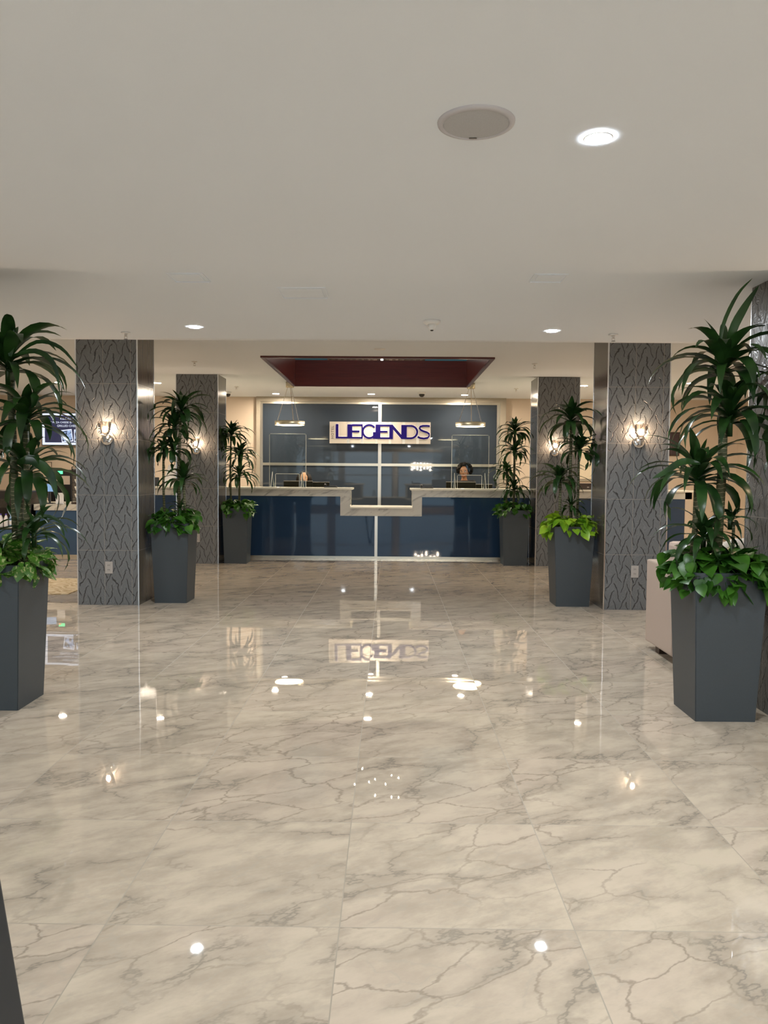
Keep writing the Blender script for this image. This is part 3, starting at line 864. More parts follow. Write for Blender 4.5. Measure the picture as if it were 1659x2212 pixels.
t = thing('ceiling_speaker', 'large round pale grey speaker flush in the ceiling', 'speaker', (.249, 2.405, zc(.249, 2.405)))
bm = B(); lathe(bm, [(.117, .0), (.116, -.004), (.100, -.009), (.098, -.004)], 48, cap=False); link('bezel', bm, M['bezel'], t, True)
bm = B(); lathe(bm, [(0.0001, -.011), (.05, -.010), (.098, -.006)], 48, cap=False); link('grille', bm, M['spk'], t, True)
link('badge', one(box, -.012, .012, .089, .0935, -.0095, -.0075), M['grey_letter'], t)

def sensor(x, y, z, label):
    t = thing('smoke_detector', label, 'detector', (x, y, z), 0)
    bm = B(); lathe(bm, [(.0001, 0), (.060, 0), (.060, -.014), (.046, -.024), (.026, -.026)], 32, cap=False); link('base', bm, M['white'], t, True)
    bm = B(); lathe(bm, [(.030, -.024), (.028, -.044), (.020, -.060), (.008, -.066)], 28, cap=True); link('dome', bm, M['white'], t, True)
    bm = B(); lathe(bm, [(.013, -.060), (.010, -.070), (.0001, -.072)], 16, cap=False); link('lens', bm, M['black'], t, True)
sensor(.280, 5.50, zc(.28, 5.5), 'white motion sensor with round dome under the low ceiling')
def sprinkler(x, y, z, label):
    t = thing('sprinkler_head', label, 'sprinkler', (x, y, z), 0, 'sprinkler heads')
    bm = B(); lathe(bm, [(.0001, 0), (.034, 0), (.036, -.004), (.018, -.012), (.014, -.012)], 24, cap=False); link('escutcheon', bm, M['white'], t, True)
    bm = B(); lathe(bm, [(.010, -.008), (.010, -.026), (.006, -.030)], 12)
    for s in (-1, 1): tube(bm, [(s * .009, 0, -.024), (s * .012, 0, -.038), (s * .003, 0, -.050)], .002, 5)
    lathe(bm, [(.016, -.050), (.016, -.052)], 16); link('deflector', bm, M['chrome'], t)
sprinkler(-2.045, 6.04, zc(-2, 6.04), 'sprinkler head in front of the top of the left front column')
sprinkler(1.682, 5.99, ZN, 'sprinkler head in front of the top of the right front column')
sprinkler(-2.43, 9.68, ZM, 'sprinkler head left of the ceiling opening')
sprinkler(1.76, 9.68, ZM, 'sprinkler head right of the ceiling opening')
sprinkler(-2.55, 12.9, ZF, 'sprinkler head over the left half of the desk')
sprinkler(2.05, 12.9, ZF, 'sprinkler head over the right half of the desk')
t = thing('ceiling_cover_plate', 'small flat round white plate in the ceiling just before the mahogany opening', 'ceiling plate', (-.13, 8.62, ZM))
bm = B(); lathe(bm, [(.0001, -.008), (.055, -.007), (.058, 0)], 28, cap=False); link('disc', bm, M['white'], t, True)
link('rim', one(lathe, [(.058, 0), (.064, -.003), (.066, 0)], 28, cap=False), M['white'], t)
def camdome(x, y, label):
    t = thing('security_camera', label, 'security camera', (x, y, ZF), 0, 'dome cameras')
    bm = B(); lathe(bm, [(.0001, 0), (.068, 0), (.066, -.022), (.05, -.032)], 28, cap=False); link('housing', bm, M['white'], t, True)
    bm = B(); lathe(bm, [(.050, -.030), (.046, -.056), (.030, -.076), (.0001, -.084)], 24, cap=False); link('dome', bm, M['black'], t, True)
camdome(.530, 13.6, 'dark dome camera on the ceiling right of the middle downlights')
camdome(-2.88, 13.8, 'dark dome camera on the ceiling beside the far left column')
for x, l in ((-.94, 'left one of two small white ceiling plates behind the opening'), (-.64, 'right one of two small white ceiling plates behind the opening')):
    t = thing('ceiling_sensor_plate', l, 'ceiling plate', (x, 12.40, ZF), 0, 'sensor plates behind the opening')
    link('plate', one(box, -.075, .075, -.05, .05, -.012, 0, .004), M['white'], t)
    link('indicator', one(box, -.03, .03, -.02, .02, -.016, -.012), M['offwhite'], t)
def access(x0, x1, y0, y1, label):
    t = thing('access_panel', label, 'access panel', ((x0 + x1) / 2, (y0 + y1) / 2, zc((x0 + x1) / 2, (y0 + y1) / 2)), 0, 'flush access panels in the low ceiling')
    w, h = (x1 - x0) / 2, (y1 - y0) / 2; bm = B(); f = .0022
    zt = -.0015
    for q in ((-w, w, -h, -h + .006), (-w, w, h - .006, h), (-w, -w + .006, -h + .006, h - .006), (w - .006, w, -h + .006, h - .006)): box(bm, *q, -.0045, .01)
    link('frame', bm, M['ceiling'], t)
    link('door', one(box, -w + .026, w - .026, -h + .026, h - .026, -.0035, .01), M['ceiling'], t)
access(-1.20, -1.00, 4.16, 4.36, 'faint square access panel left in the ceiling')
access(-.66, -.38, 4.50, 4.78, 'larger square access panel outlined in the ceiling centre-left')
access(.75, .93, 4.17, 4.35, 'faint square access panel right in the ceiling')

M['pend'] = emit('pendant_diffuser_glow', (1, .88, .55), 4.5)
def pendant(x, y, label):
    t = thing('ring_pendant', label, 'pendant lamp', (x, y, 2.03), 0, 'round pendants over the desk')
    R = .232; H = ZF - 2.03
    bm = B(); lathe(bm, [(R, 0), (R, .062), (R - .010, .062), (R - .010, 0)], 56, cap=False)
    bm.verts.ensure_lookup_table()
    lathe(bm, [(R, 0), (R - .010, 0)], 56, cap=False); link('shade_ring', bm, M['nickel'], t, True)
    bm = B(); lathe(bm, [(.0001, -.006), (R * .6, -.003), (R - .011, .006)], 56, cap=False); link('diffuser', bm, M['pend'], t, True)
    bm = B(); lathe(bm, [(.0001, .058), (R - .011, .058)], 56, cap=False); link('top_plate', bm, M['nickel'], t)
    bm = B(); lathe(bm, [(.062, H - .085), (.062, H)], 32); link('canopy', bm, M['nickel'], t, True)
    for a in (200, 320, 80):
        a = math.radians(a); bm = B()
        tube(bm, [(.035 * math.cos(a), .035 * math.sin(a), H - .085), (R * .85 * math.cos(a), R * .85 * math.sin(a), .06)], .0045, 6)
        link('suspension_rod', bm, M['chrome'], t)
pendant(-1.578, 12.2, 'left round brushed-metal pendant lamp over the desk')
pendant(1.238, 12.2, 'right round brushed-metal pendant lamp over the desk')

# ---------------------------------------------------------------- things on the desk
def shield(x0, x1, label):
    w = x1 - x0; t = thing('acrylic_shield', label, 'sneeze guard', ((x0 + x1) / 2, YC + .22, CT), 0, 'clear shields on the desk')
    hw = w / 2; Hh = .815; n0, n1, nz = -hw + .09, hw - .10, .205
    bm = B()
    for q in ((-hw, n0, 0, Hh), (n1, hw, 0, Hh), (n0, n1, nz, Hh)): box(bm, q[0], q[1], -.003, .003, q[2], q[3])
    link('sheet', bm, M['acrylic'], t)
    bm = B(); e = .0035
    for pts in ([(-hw, 0, 0), (-hw, 0, Hh - .012), (-hw + .012, 0, Hh), (hw - .012, 0, Hh), (hw, 0, Hh - .012), (hw, 0, 0)],
                [(n0, 0, 0), (n0, 0, nz - .01), (n0 + .01, 0, nz), (n1 - .01, 0, nz), (n1, 0, nz - .01), (n1, 0, 0)]):
        tube(bm, pts, e, 6)
    link('polished_edge', bm, M['acr_edge'], t)
    for s in (-hw + .045, hw - .055):
        bm = B()
        v = [bm.verts.new((s + dx, y, z)) for dx in (-.003, .003) for y, z in ((-.17, 0), (.17, 0), (0, .235))]
        bm.faces.new(v[:3]); bm.faces.new(v[3:])
        for i in range(3): bm.faces.new((v[i], v[(i + 1) % 3], v[3 + (i + 1) % 3], v[3 + i]))
        f = link('foot', bm, M['acrylic'], t)
        bm = B(); tube(bm, [(s, -.17, .004), (s, 0, .235), (s, .17, .004)], .0050, 6); link('foot_edge', bm, M['acr_edge'], f)
shield(-1.857, -1.300, 'clear acrylic shield standing on the left part of the desk')
shield(.935, 1.500, 'clear acrylic shield standing on the right part of the desk')
def monitor(x, y, w, ztop, label):
    t = thing('computer_monitor', label, 'monitor', (x, y, .76), 0, 'monitor backs on the desk')
    h = ztop - .76
    link('back_shell', one(box, -w / 2, w / 2, -.02, .02, h - .30, h, .008), M['monitor'], t)
    link('screen', one(box, -w / 2 + .01, w / 2 - .01, .02, .023, h - .29, h - .01), M['black'], t)
    link('top_edge', one(box, -w / 2, w / 2, -.021, .021, h - .004, h + .002), M['offwhite'], t)
    bm = B(); box(bm, -.03, .03, .0, .03, .01, h - .2); box(bm, -.11, .11, -.06, .1, 0, .012, .004); link('stand', bm, M['monitor'], t)
monitor(-1.47, 12.42, .46, 1.160, 'monitor back behind the left shield, lower of the pair in front of a receptionist')
monitor(-1.13, 12.50, .30, 1.145, 'small monitor back right of the left shield')
monitor(1.12, 12.42, .47, 1.165, 'monitor back behind the right shield beside the curly-haired receptionist')
monitor(1.50, 12.52, .26, 1.13, 'small monitor back at the right end of the right shield')
def phone(x, y, label, z=CT):
    t = thing('desk_phone', label, 'phone', (x, y, z), 0, 'black desk phones')
    bm = B(); vs = box(bm, -.10, .10, -.08, .08, 0, .02, .004)
    link('base', bm, M['black'], t)
    bm = B(); tube(bm, [(-.085, -.07, .035), (-.08, -.03, .045), (-.08, .03, .045), (-.085, .07, .035)], .016, 8); link('handset', bm, M['black'], t, True)
    link('keypad', one(box, -.04, .08, -.06, .05, .02, .026, .002), M['dark'], t)
phone(.56, 12.02, 'black desk phone near the step on the right part of the desk')
phone(-.92, 12.02, 'black desk phone near the step on the left part of the desk')

# ---------------------------------------------------------------- receptionists
def skinbody(edges, pts, rad, mat, extra=None):
    me = D.meshes.new('b'); me.from_pydata(pts, edges, [])
    o = D.objects.new('b', me); C.objects.link(o)
    md = o.modifiers.new('s', 'SKIN'); md.use_smooth_shade = True
    for v, r in zip(me.skin_vertices[0].data, rad): v.radius = (r, r) if not isinstance(r, tuple) else r
    me.skin_vertices[0].data[0].use_root = True
    md2 = o.modifiers.new('ss', 'SUBSURF'); md2.levels = 2; md2.render_levels = 2
    bpy.context.view_layer.update()
    m2 = D.meshes.new_from_object(o.evaluated_get(bpy.context.evaluated_depsgraph_get()))
    D.objects.remove(o)
    return m2
def person(x, y, eye_z, yaw, skin, hairkind, label):
    """seated figure facing the hall (towards -Y)"""
    hz = eye_z                                   # eye height
    t = thing('person', label, 'person', (x, y, 0), yaw)
    nz = hz - .150; sh = nz - .022; hip = sh - .44; ah = max(.815, sh - .30)
    pts = [(0, 0, hip), (0, -.01, hip + .17), (0, .0, sh - .07), (0, .0, sh + .02), (0, -.006, nz + .02), (0, -.012, nz + .09),
           (.15, 0, sh - .01), (.20, -.03, sh - .24), (.17, -.20, ah), (.14, -.32, ah),
           (-.15, 0, sh - .01), (-.20, -.03, sh - .24), (-.17, -.20, ah), (-.14, -.32, ah),
           (.09, -.03, hip - .02), (.10, -.42, hip - .02), (.10, -.40, hip - .42), (.10, -.50, hip - .47),
           (-.09, -.03, hip - .02), (-.10, -.42, hip - .02), (-.10, -.40, hip - .42), (-.10, -.50, hip - .47)]
    ed = [(0, 1), (1, 2), (2, 3), (3, 4), (4, 5), (2, 6), (6, 7), (7, 8), (8, 9), (2, 10), (10, 11), (11, 12), (12, 13), (0, 14), (14, 15), (15, 16), (16, 17), (0, 18), (18, 19), (19, 20), (20, 21)]
    rad = [(.15, .11), (.125, .09), (.15, .09), (.075, .06), (.048, .048), (.05, .05), .058, .044, .036, .024, .058, .044, .036, .024,
           .085, .062, .048, .04, .085, .062, .048, .04]
    me = skinbody(ed, pts, rad, skin)
    bm = B(); bm.from_mesh(me)
    D.meshes.remove(me)
    # head
    def hf(d):
        p = Vector((d.x * .070, d.y * .092, d.z * .112))
        if d.z < 0: p.x *= 1 + d.z * .30; p.y *= 1 + d.z * .10
        if d.y < -.2:                                            # face side
            fz = d.z
            nose = math.exp(-((d.x / .16) ** 2)) * math.exp(-(((fz + .18) / .20) ** 2))
            p.y -= .026 * nose
            for s in (-1, 1):
                p.y += .013 * math.exp(-(((d.x - s * .42) / .20) ** 2)) * math.exp(-(((fz - .05) / .13) ** 2))
                p.y -= .004 * math.exp(-(((d.x - s * .45) / .22) ** 2)) * math.exp(-(((fz + .28) / .16) ** 2))
            p.y -= .006 * math.exp(-((d.x / .3) ** 2)) * math.exp(-(((fz + .56) / .10) ** 2))
            p.y -= .006 * math.exp(-((d.x / .3) ** 2)) * math.exp(-(((fz + .86) / .12) ** 2))
        return p
    blob(bm, (0, -.020, hz), (1, 1, 1), 40, 30, hf)
    for s in (-1, 1): blob(bm, (s * .071, -.008, hz - .015), (.010, .017, .030), 10, 8)
    # hands: palm, four fingers, thumb
    for s in (-1, 1):
        b0 = Vector((s * .14, -.32, ah))
        blob(bm, b0 + Vector((0, -.045, -.004)), (.038, .052, .015), 12, 8)
        for i in range(4):
            fx = b0.x + (i - 1.5) * .019; ln = (.060, .072, .068, .052)[i if s > 0 else 3 - i]
            tube(bm, [(fx, b0.y - .075, b0.z), (fx, b0.y - .075 - ln * .5, b0.z + .003), (fx, b0.y - .075 - ln, b0.z - .014)], .0085, 8, .0068)
        tube(bm, [(b0.x - s * .028, b0.y - .03, b0.z), (b0.x - s * .052, b0.y - .058, b0.z - .003), (b0.x - s * .056, b0.y - .085, b0.z - .010)], .0095, 8, .008)
    body = link('body', bm, skin, t, True)
    for s in (-1, 1):
        e = link('eye', one(blob, (s * .028, -.094, hz + .005), (.0135, .008, .0078), 12, 8), M['eyew'], t, True)
        link('iris', one(blob, (s * .028, -.0995, hz + .005), (.0076, .004, .0076), 10, 8), M['eye'], e, True)
        link('eyebrow', one(tube, [(s * .044, -.088, hz + .021), (s * .030, -.098, hz + .027), (s * .013, -.101, hz + .022)], .0040, 6), M['hair2'], t)
    bm = B(); tube(bm, [(-.026, -.093, hz - .058), (-.012, -.103, hz - .065), (0, -.105, hz - .066), (.012, -.103, hz - .065), (.026, -.093, hz - .058)], .0055, 8)
    link('lips', bm, M['lip'], t, True)
    # clothing: top with sleeves and trousers, a little larger than the body
    cl = skinbody([(0, 1), (1, 2), (2, 3), (2, 4), (4, 5), (5, 6), (2, 7), (7, 8), (8, 9)],
                  [pts[0], pts[1], pts[2], pts[3], pts[6], pts[7], (.172, -.18, ah + .005), pts[10], pts[11], (-.172, -.18, ah + .005)],
                  [(.162, .12), (.137, .10), (.162, .10), (.085, .068), .068, .055, .047, .068, .055, .047], None)
    cl.materials.clear(); cl.materials.append(M['cloth'])
    for p in cl.polygons: p.use_smooth = True
    o = D.objects.new('blouse', cl); C.objects.link(o); o.parent = t
    tr = skinbody([(0, 1), (1, 2), (2, 3), (0, 4), (4, 5), (5, 6)], [pts[0], pts[14], pts[15], pts[16], pts[18], pts[19], pts[20]],
                  [(.165, .125), .098, .075, .062, .098, .075, .062], None)
    tr.materials.clear(); tr.materials.append(M['cloth'])
    for p in tr.polygons: p.use_smooth = True
    o = D.objects.new('trousers', tr); C.objects.link(o); o.parent = t
    rnd = random.Random(5)
    bm = B()
    if hairkind == 'curly':
        for k in range(230):                                     # many small curls over the skull
            a = rnd.uniform(0, 2 * PI); zz = rnd.uniform(-.55, 1); rr = math.sqrt(max(0, 1 - zz * zz))
            d = Vector((rr * math.cos(a), rr * math.sin(a), zz))
            if d.y < -.35 and zz < .62: continue
            if abs(d.x) < .8 and d.y < -.15 and zz < .35: continue
            R = .118 if d.y > -.2 else .100
            c = Vector((d.x * R, .012 + d.y * R, hz + .038 + d.z * .105))
            blob(bm, c, (.028, .028, .026), 7, 6)
        blob(bm, (0, .018, hz + .04), (.100, .095, .105), 20, 14)
    else:
        def hfn(d): return 1. + .03 * math.sin(d.x * 30)
        blob(bm, (0, .014, hz + .025), (.090, .100, .108), 24, 18, hfn)
        for s in (-1, 1):
            for q in range(5):
                xx = s * (.066 + .009 * q); yy = -.045 + .03 * q
                tube(bm, [(xx * .85, yy, hz + .07), (xx * 1.12, yy - .006, hz + .0), (xx * 1.2, yy, hz - .09), (xx * 1.1, yy, hz - .19)], .021, 7, .014)
        tube(bm, [(0, .09, hz + .05), (0, .115, hz - .05), (0, .11, hz - .20)], .062, 10, .05)
    link('hair', bm, M['hair' if hairkind == 'curly' else 'hair2'], t, True)
    # what they sit on
    c = thing('office_stool', 'black stool under ' + ('the curly-haired' if hairkind == 'curly' else 'the long-haired') + ' receptionist behind the desk', 'stool', (x, y, 0))
    sz = hip - .115
    bm = B(); lathe(bm, [(.0001, sz), (.19, sz), (.20, sz - .03), (.18, sz - .06), (.0001, sz - .06)], 24, cap=False); link('seat', bm, M['black'], c, True)
    bm = B(); tube(bm, [(0, 0, .05), (0, 0, sz - .05)], .025, 12); link('post', bm, M['chrome'], c)
    for k in range(5):
        a = 2 * PI * k / 5 + .3
        link('leg', one(tube, [(0, 0, .07), (.25 * math.cos(a), .25 * math.sin(a), .03)], .018, 8), M['black'], c)
    return t
person(1.235, 13.08, 1.325, -.28, M['skin1'], 'curly', 'person with short curly black hair and black top seated behind the right shield')
person(-1.455, 13.10, 1.195, .10, M['skin2'], 'long', 'person with long black hair half hidden behind a monitor on the left')

# ---------------------------------------------------------------- left side: grab-and-go bar
YL = 11.62
t = thing('side_counter', 'lower marble-topped counter with blue front seen left of the left front column', 'counter', (0, YL, 0))
def P(name, q, mat, bev=0, parent=t): return link(name, one(box, *q, bev), mat, parent)
P('marble_top', (-5.33, -4.16, -.02, .62, .700, .79), M['marble'], .003)
P('glass_panel', (-5.31, -4.18, 0, .03, .035, .70), M['blue2'])
P('base_rail', (-5.31, -4.18, 0, .03, 0, .035), M['steel_h'])
P('carcass', (-5.30, -4.19, .03, .60, 0, .70), M['wood_dark'])
t = thing('drinks_cooler', 'black open drinks cooler at the far left behind the nearest plant', 'cooler', (-6.15, 11.50, 0))
P('base', (-.8, .80, -.1, .6, 0, .42), M['blue2'], .01, t)
P('shelf', (-.8, .80, -.1, .6, .42, .45), M['black'], .004, t)
P('back_panel', (-.8, .80, .55, .6, .45, .95), M['black'], 0, t)
P('side_panel', (.77, .80, -.05, .6, .45, .95), M['black'], 0, t)
P('side_panel', (-.8, -.77, -.05, .6, .45, .95), M['black'], 0, t)
P('top_panel', (-.82, .82, -.08, .62, .87, .99), M['black'], .01, t)
P('glass_front', (-.76, .76, -.06, -.055, .74, .87), M['acrylic'], 0, t)
def bottle(x, y, z, label, body, h=.20):
    t = thing('drink_bottle', label, 'bottle', (x, y, z), 0, 'bottles in the cooler')
    bm = B(); lathe(bm, [(.0001, 0), (.03, 0), (.032, .01), (.032, h * .62), (.022, h * .78), (.012, h * .88), (.012, h * .93)], 16, cap=False); link('glass_body', bm, body, t, True)
    bm = B(); lathe(bm, [(.014, h * .9), (.014, h)], 12); link('cap', bm, M['cap'], t)
    bm = B(); lathe(bm, [(.0325, h * .2), (.0325, h * .5)], 16, cap=False); link('paper_label', bm, M['label_white'], t, True)
names = ['orange juice bottle at the left end of the cooler shelf', 'orange drink bottle next to the cooler shelf end', 'pale bottle with white label on the cooler shelf, left of the cane',
         'pale blue bottle with white label left of the plant cane', 'pale blue bottle just left of the plant cane', 'pale blue bottle just right of the plant cane',
         'violet-capped bottle second right of the plant cane', 'violet-capped bottle at the right end of the cooler shelf']
for i, n in enumerate(names):
    bottle(-5.93 + i * .078, 11.50, .45, n, M['juice'] if i < 2 else (M['label_white'] if i < 4 else M['label_blue']))
# rack of rolled cups
t = thing('cup_rack', 'tall black wire rack beside the left front column holding cream cups on their sides', 'rack', (-4.72, 11.85, .79))
bm = B()
for x in (-.10, .10):
    for y in (-.08, .08): tube(bm, [(x, y, 0), (x, y, .56)], .006, 6)
for z in (.10, .21, .32, .43, .56):
    for a, b in (((-.10, -.08), (.10, -.08)), ((-.10, .08), (.10, .08)), ((-.10, -.08), (-.10, .08)), ((.10, -.08), (.10, .08))): tube(bm, [(*a, z), (*b, z)], .005, 6)
link('wire_frame', bm, M['black'], t)
link('hood', one(box, -.10, .13, -.09, .09, .44, .54, .02), M['black'], t)
link('tray', one(box, -.11, .11, -.09, .09, .0, .03, .004), M['wood_dark'], t)
for k, z in enumerate((.145, .255, .365)):
    t = thing('cup_stack', ['lowest', 'middle', 'topmost'][k] + ' cream cup stack lying in the black wire rack', 'cups', (-4.68, 11.77, .79 + z), 0, 'cream cup stacks in the rack')
    bm = B(); tube(bm, [(-.07, -.02, -.02), (.08, .02, .03)], .034, 16, .026); link('cup_wall', bm, M['cream'], t, True)
    bm = B(); tube(bm, [(-.078, -.022, -.023), (-.070, -.02, -.02)], .037, 16); link('cup_rim', bm, M['label_white'], t, True)
t = thing('tablet', 'tablet with a pale blue screen standing on the low side counter', 'tablet', (-5.20, 11.85, .79), .2)
link('screen', one(box, -.08, .08, -.004, 0, .185, .30), emit('pale_blue_screen_glow', (.35, .62, 1), .14), t)
link('case', one(box, -.09, .09, 0, .012, .175, .31, .003), M['black'], t)
link('stand', one(box, -.012, .012, .012, .05, 0, .2), M['black'], t)
link('foot', one(box, -.06, .06, -.04, .08, -.0, .01), M['black'], t)
t = thing('menu_holder', 'small white counter card standing by the column on the side counter', 'card', (-4.98, 11.70, .79))
link('card', one(box, -.06, .06, 0, .004, 0, .17), M['label_white'], t); link('foot', one(box, -.05, .05, -.03, .03, 0, .006), M['acrylic'], t)
t = thing('coffee_machine', 'black and steel coffee machine with a green and red display, far left', 'coffee machine', (-5.40, 12.9, .79))
link('housing', one(box, -.2, .2, -.2, .2, 0, .52, .015), M['black'], t)
link('front_plate', one(box, -.17, .17, -.21, -.2, .28, .42), M['chrome'], t)
link('display', one(box, -.05, .05, -.207, -.2, .45, .50), emit('green_display_glow', (.1, .9, .35), .4), t)
link('indicator', one(box, -.045, -.015, -.212, -.206, .452, .468), emit('red_display_glow', (1, .08, .05), .5), t)
bm = B()
for s in (-.07, .07): tube(bm, [(s, -.17, .28), (s, -.19, .22)], .012, 8)
link('spout', bm, M['chrome'], t)
t = thing('back_bar', 'long low back bar along the far wall behind the left lounge', 'cabinet', (-5.8, 13.0, 0))
link('top', one(box, -1.5, 1.0, -.3, .35, .75, .79, .004), M['edge_stone'], t); link('cabinet_body', one(box, -1.48, .98, -.28, .33, 0, .75), M['blue2'], t)
t = thing('snack_basket', 'basket with an orange-brown package on the far left bar', 'basket', (-6.05, 12.85, .79))
bm = B(); lathe(bm, [(.0001, 0), (.10, 0), (.13, .10), (.125, .10), (.095, .01)], 20, cap=False); link('basket_wall', bm, M['wood_dark'], t, True)
t2 = tag(link('snack_package', one(box, -6.13, -5.97, 12.80, 12.90, .82, 1.06, .02), M['bread']), 'orange-brown snack package standing in the basket at the far left', 'package')
for i, (x, z) in enumerate(((-6.63, 1.47), (-6.45, 1.40))):
    t = thing('wall_frame', ['upper', 'lower'][i] + ' small thin wire frame on the beige wall at the far left', 'frame', (x, YF, z), 0, 'thin frames on the far wall')
    bm = B()
    for q in ((-.09, .09, .05, .056), (-.09, .09, -.056, -.05), (-.09, -.084, -.056, .056), (.084, .09, -.056, .056)): box(bm, q[0], q[1], -.02, -.008, q[2], q[3])
    link('frame', bm, M['wood_dark'], t); link('mount', one(box, -.08, .08, -.008, -.002, -.05, .05), M['wall'], t)

# menu screen
t = thing('menu_screen', 'lit white-framed menu screen with kids favorites prices, left of the left front column', 'screen', (-5.98, YF - .10, 1.765))
sw, sh_ = .52, .605
link('bezel', one(box, -sw, sw, 0, .06, 0, sh_, .004), M['black'], t)
M['tvw'] = emit('white_screen_light', (.80, .86, 1), .22)
M['tvn'] = emit('navy_screen_light', (.020, .030, .11), .12)
link('screen_border', one(box, -sw + .012, sw - .012, -.004, 0, .012, sh_ - .012), M['tvw'], t)
s = link('screen_field', one(box, -sw + .06, sw - .06, -.006, -.003, .055, sh_ - .05), M['tvn'], t)
for tx, x, z, sz in (('KIDS FAVORITES', -.17, .478, .058), ('7\" PIZZA CHEESE $7\u2079\u2079 PEPPERONI', -.37, .412, .048), ('GRILLED CHEESE $', -.23, .346, .054)):
    text(tx, sz, M['tvw'], 'menu_text', t, (x, -.007, z), (PI / 2, 0, 0), .0005, 1.0)
for x, r in ((-.05, -.12), (.19, .03)):
    bm = B(); box(bm, -.105, .105, -.009, -.006, -.115, .115)
    pf = link('menu_photo', bm, M['tvw'], t); pf.location = (x, 0, .18); pf.rotation_euler = (0, r, 0)
    pm = Mat('menu_photo_picture'); X, Y, Z = pm.pos(obj=True); n_ = pm.noise(pm.vec(X, Y, Z), 14, 3)
    pm.set(col=(0, 0, 0), em=pm.mix(n_.sm(.42, .58), (.01, .015, .05), (.45, .62, .95)), ems=.2)
    link('picture', one(box, -.09, .09, -.0105, -.009, -.095, .095), pm.m, pf)

# rug on the left
t = tag(link('area_rug', one(box, -6.9, -3.36, 8.05, 9.25, 0, .008, .003), M['rug']), 'tan patterned rug on the floor behind the nearest left planter', 'rug')

# ---------------------------------------------------------------- right side
t = thing('sofa', 'taupe high-sided sofa behind the nearest right planter', 'sofa', (1.92, 5.2, 0))
P('arm', (0, .16, .07, .62, .055, .665), M['sofa'], .012, t)
P('arm', (0, .16, -.08, .065, .055, .665), M['sofa'], .012, t)
P('seat_base', (.16, 2.0, -.08, .62, .055, .36), M['sofa'], .012, t)
P('seat_cushion', (.17, 1.08, -.10, .50, .36, .46), M['sofa'], .03, t)
P('seat_cushion', (1.09, 1.99, -.10, .50, .36, .46), M['sofa'], .03, t)
P('backrest', (.16, 2.0, .48, .64, .36, .80), M['sofa'], .03, t)
for x, y in ((.03, .02), (.03, .42), (1.9, .02), (1.9, .42)): P('leg', (x, x + .07, y - .03, y + .05, 0, .06), M['wood_dark'], 0, t)
for i, (x, l) in enumerate(((2.55, 'ivory cushion leaning on the taupe sofa, glimpsed between the plant stems'), (3.1, 'ivory cushion at the right on the taupe sofa'))):
    bm = B(); blob(bm, (0, 0, 0), (1, 1, 1), 24, 16, lambda d: Vector((.21 * math.copysign(abs(d.x) ** .6, d.x), .07 * d.y, .19 * math.copysign(abs(d.z) ** .6, d.z))))
    o = tag(link('cushion', bm, M['pillow'], None, True), l, 'cushion', 'cushions on the sofa'); o.location = (x, 5.60, .66); o.rotation_euler = (.25, 0, 0)
t = thing('framed_picture', 'dark framed picture on the beige wall right of the right front column', 'picture', (5.17, YF, 1.88))
link('frame', one(box, -.20, .20, -.03, 0, -.22, .22, .004), M['wood_dark'], t); link('print', one(box, -.175, .175, -.034, -.03, -.195, .195), M['photo_dark'], t)
t = thing('framed_picture', 'pale tall framed panel on the beige wall between the two right columns', 'picture', (3.62, YF, 1.72))
link('frame', one(box, -.32, .32, -.03, 0, -.55, .52, .004), M['casing'], t); link('print', one(box, -.27, .27, -.034, -.03, -.5, .40), M['cream'], t)
t = thing('storage_box', 'dark brown box on the counter between the two right columns', 'box', (2.98, 11.95, CT))
link('box_body', one(box, -.12, .14, -.1, .1, 0, .095, .003), M['wood_dark'], t); link('clasp', one(box, .0, .03, -.105, -.1, .03, .045), M['chrome'], t)
t = thing('card_display', 'small white upright card on the counter right of the right front column', 'card', (4.18, 12.0, CT))
link('card', one(box, -.07, .07, 0, .004, 0, .2), M['label_white'], t); link('foot', one(box, -.05, .05, -.03, .03, 0, .006), M['acrylic'], t)
t = thing('card_display', 'white angled card on the counter left of the far left column', 'card', (-3.40, 12.0, CT))
bm = B(); v = [bm.verts.new(p) for p in ((-.09, -.05, 0), (.09, -.05, 0), (.09, 0, .33), (-.02, 0, .33), (-.09, .05, 0), (.09, .05, 0))]
bm.faces.new((v[0], v[1], v[2], v[3])); bm.faces.new((v[4], v[5], v[2], v[3])); link('folded_card', bm, M['label_white'], t)
t = thing('laptop', 'dark laptop seen edge-on on the counter behind the left front column', 'laptop', (-3.72, 12.02, CT))
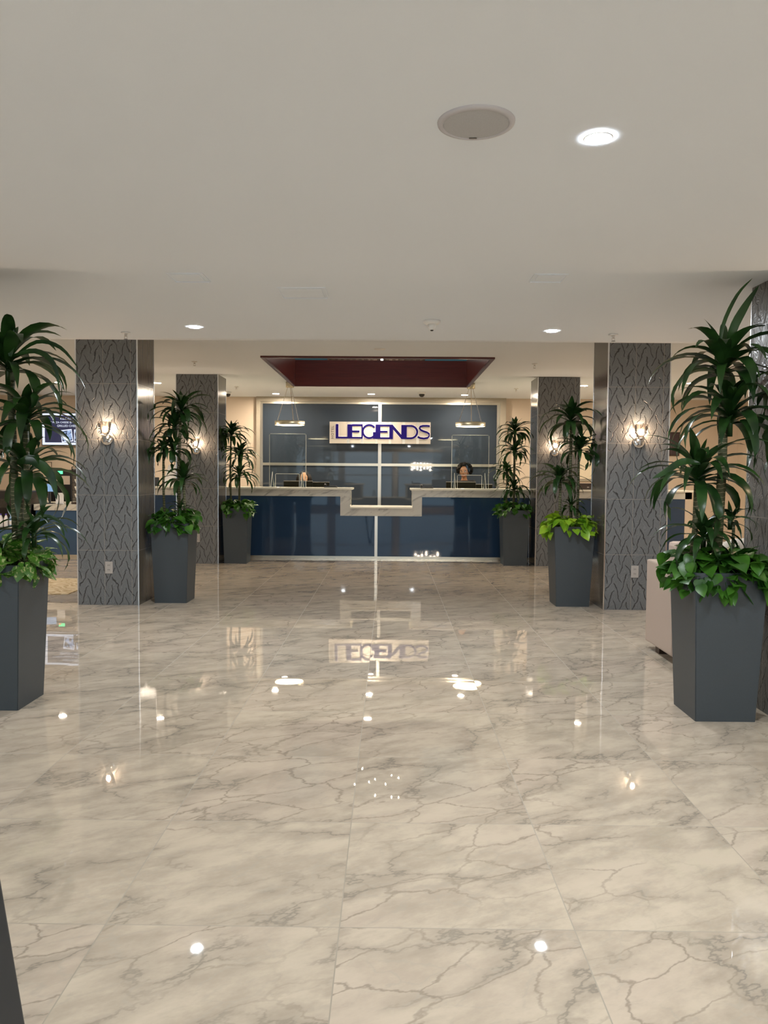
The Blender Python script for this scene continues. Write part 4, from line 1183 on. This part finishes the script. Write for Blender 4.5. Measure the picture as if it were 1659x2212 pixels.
link('lid', one(box, -.15, .15, -.01, .0, .01, .135, .003), M['dark'], t); link('keyboard_base', one(box, -.15, .15, 0, .2, 0, .012, .003), M['dark'], t)

# folding sign in the lower left corner
t = thing('folding_sign', 'charcoal slanted board of a floor sign at the lower left corner', 'floor sign', (-.590, 1.10, 0))
for s in (1, -1):
    bm = B(); box(bm, -.013, .013, -.5, 0, 0, .70, .006)
    for v in bm.verts: v.co.x += s * ((.70 - v.co.z) * .15 + .016)
    link('board', bm, M['dark'], t)
link('hinge', one(tube, [(0, -.02, .690), (0, -.48, .690)], .009, 8), M['black'], t)

# ---------------------------------------------------------------- light of the world outside, camera, exposure
w = D.worlds.new('dusk'); sc.world = w; w.use_nodes = True
bg = w.node_tree.nodes['Background']
bg.inputs[0].default_value = (.70, .85, 1, 1); bg.inputs[1].default_value = .36      # even overcast evening sky

cam = D.cameras.new('camera'); co = D.objects.new('camera', cam); C.objects.link(co)
f, pi_, ya, ro, H = 1684.5, .0489, -.008, .0078, 1.284
cam.sensor_fit = 'VERTICAL'; cam.sensor_height = 36; cam.lens = f / 2212 * 36; cam.clip_start = .02; cam.clip_end = 100
cp, sp_, cy, sy = math.cos(pi_), math.sin(pi_), math.cos(ya), math.sin(ya)
fw = Vector((sy * cp, cy * cp, -sp_)); r_ = Vector((cy, -sy, 0)); u_ = r_.cross(fw)
r2 = r_ * math.cos(ro) + u_ * math.sin(ro); u2 = -r_ * math.sin(ro) + u_ * math.cos(ro)
m4 = Matrix((r2, u2, -fw)).transposed().to_4x4(); m4.translation = Vector((0, 0, H)); co.matrix_world = m4
sc.camera = co
sc.view_settings.view_transform = 'Standard'; sc.view_settings.look = 'None'; sc.view_settings.gamma = 1; sc.view_settings.use_curve_mapping = False
sc.view_settings.exposure = 2.24
sc.cycles.max_bounces = 7; sc.cycles.diffuse_bounces = 4; sc.cycles.glossy_bounces = 4; sc.cycles.transparent_max_bounces = 8
sc.cycles.use_adaptive_sampling = True; sc.cycles.adaptive_threshold = .04; sc.cycles.sample_clamp_indirect = 6; sc.cycles.caustics_reflective = False; sc.cycles.caustics_refractive = False
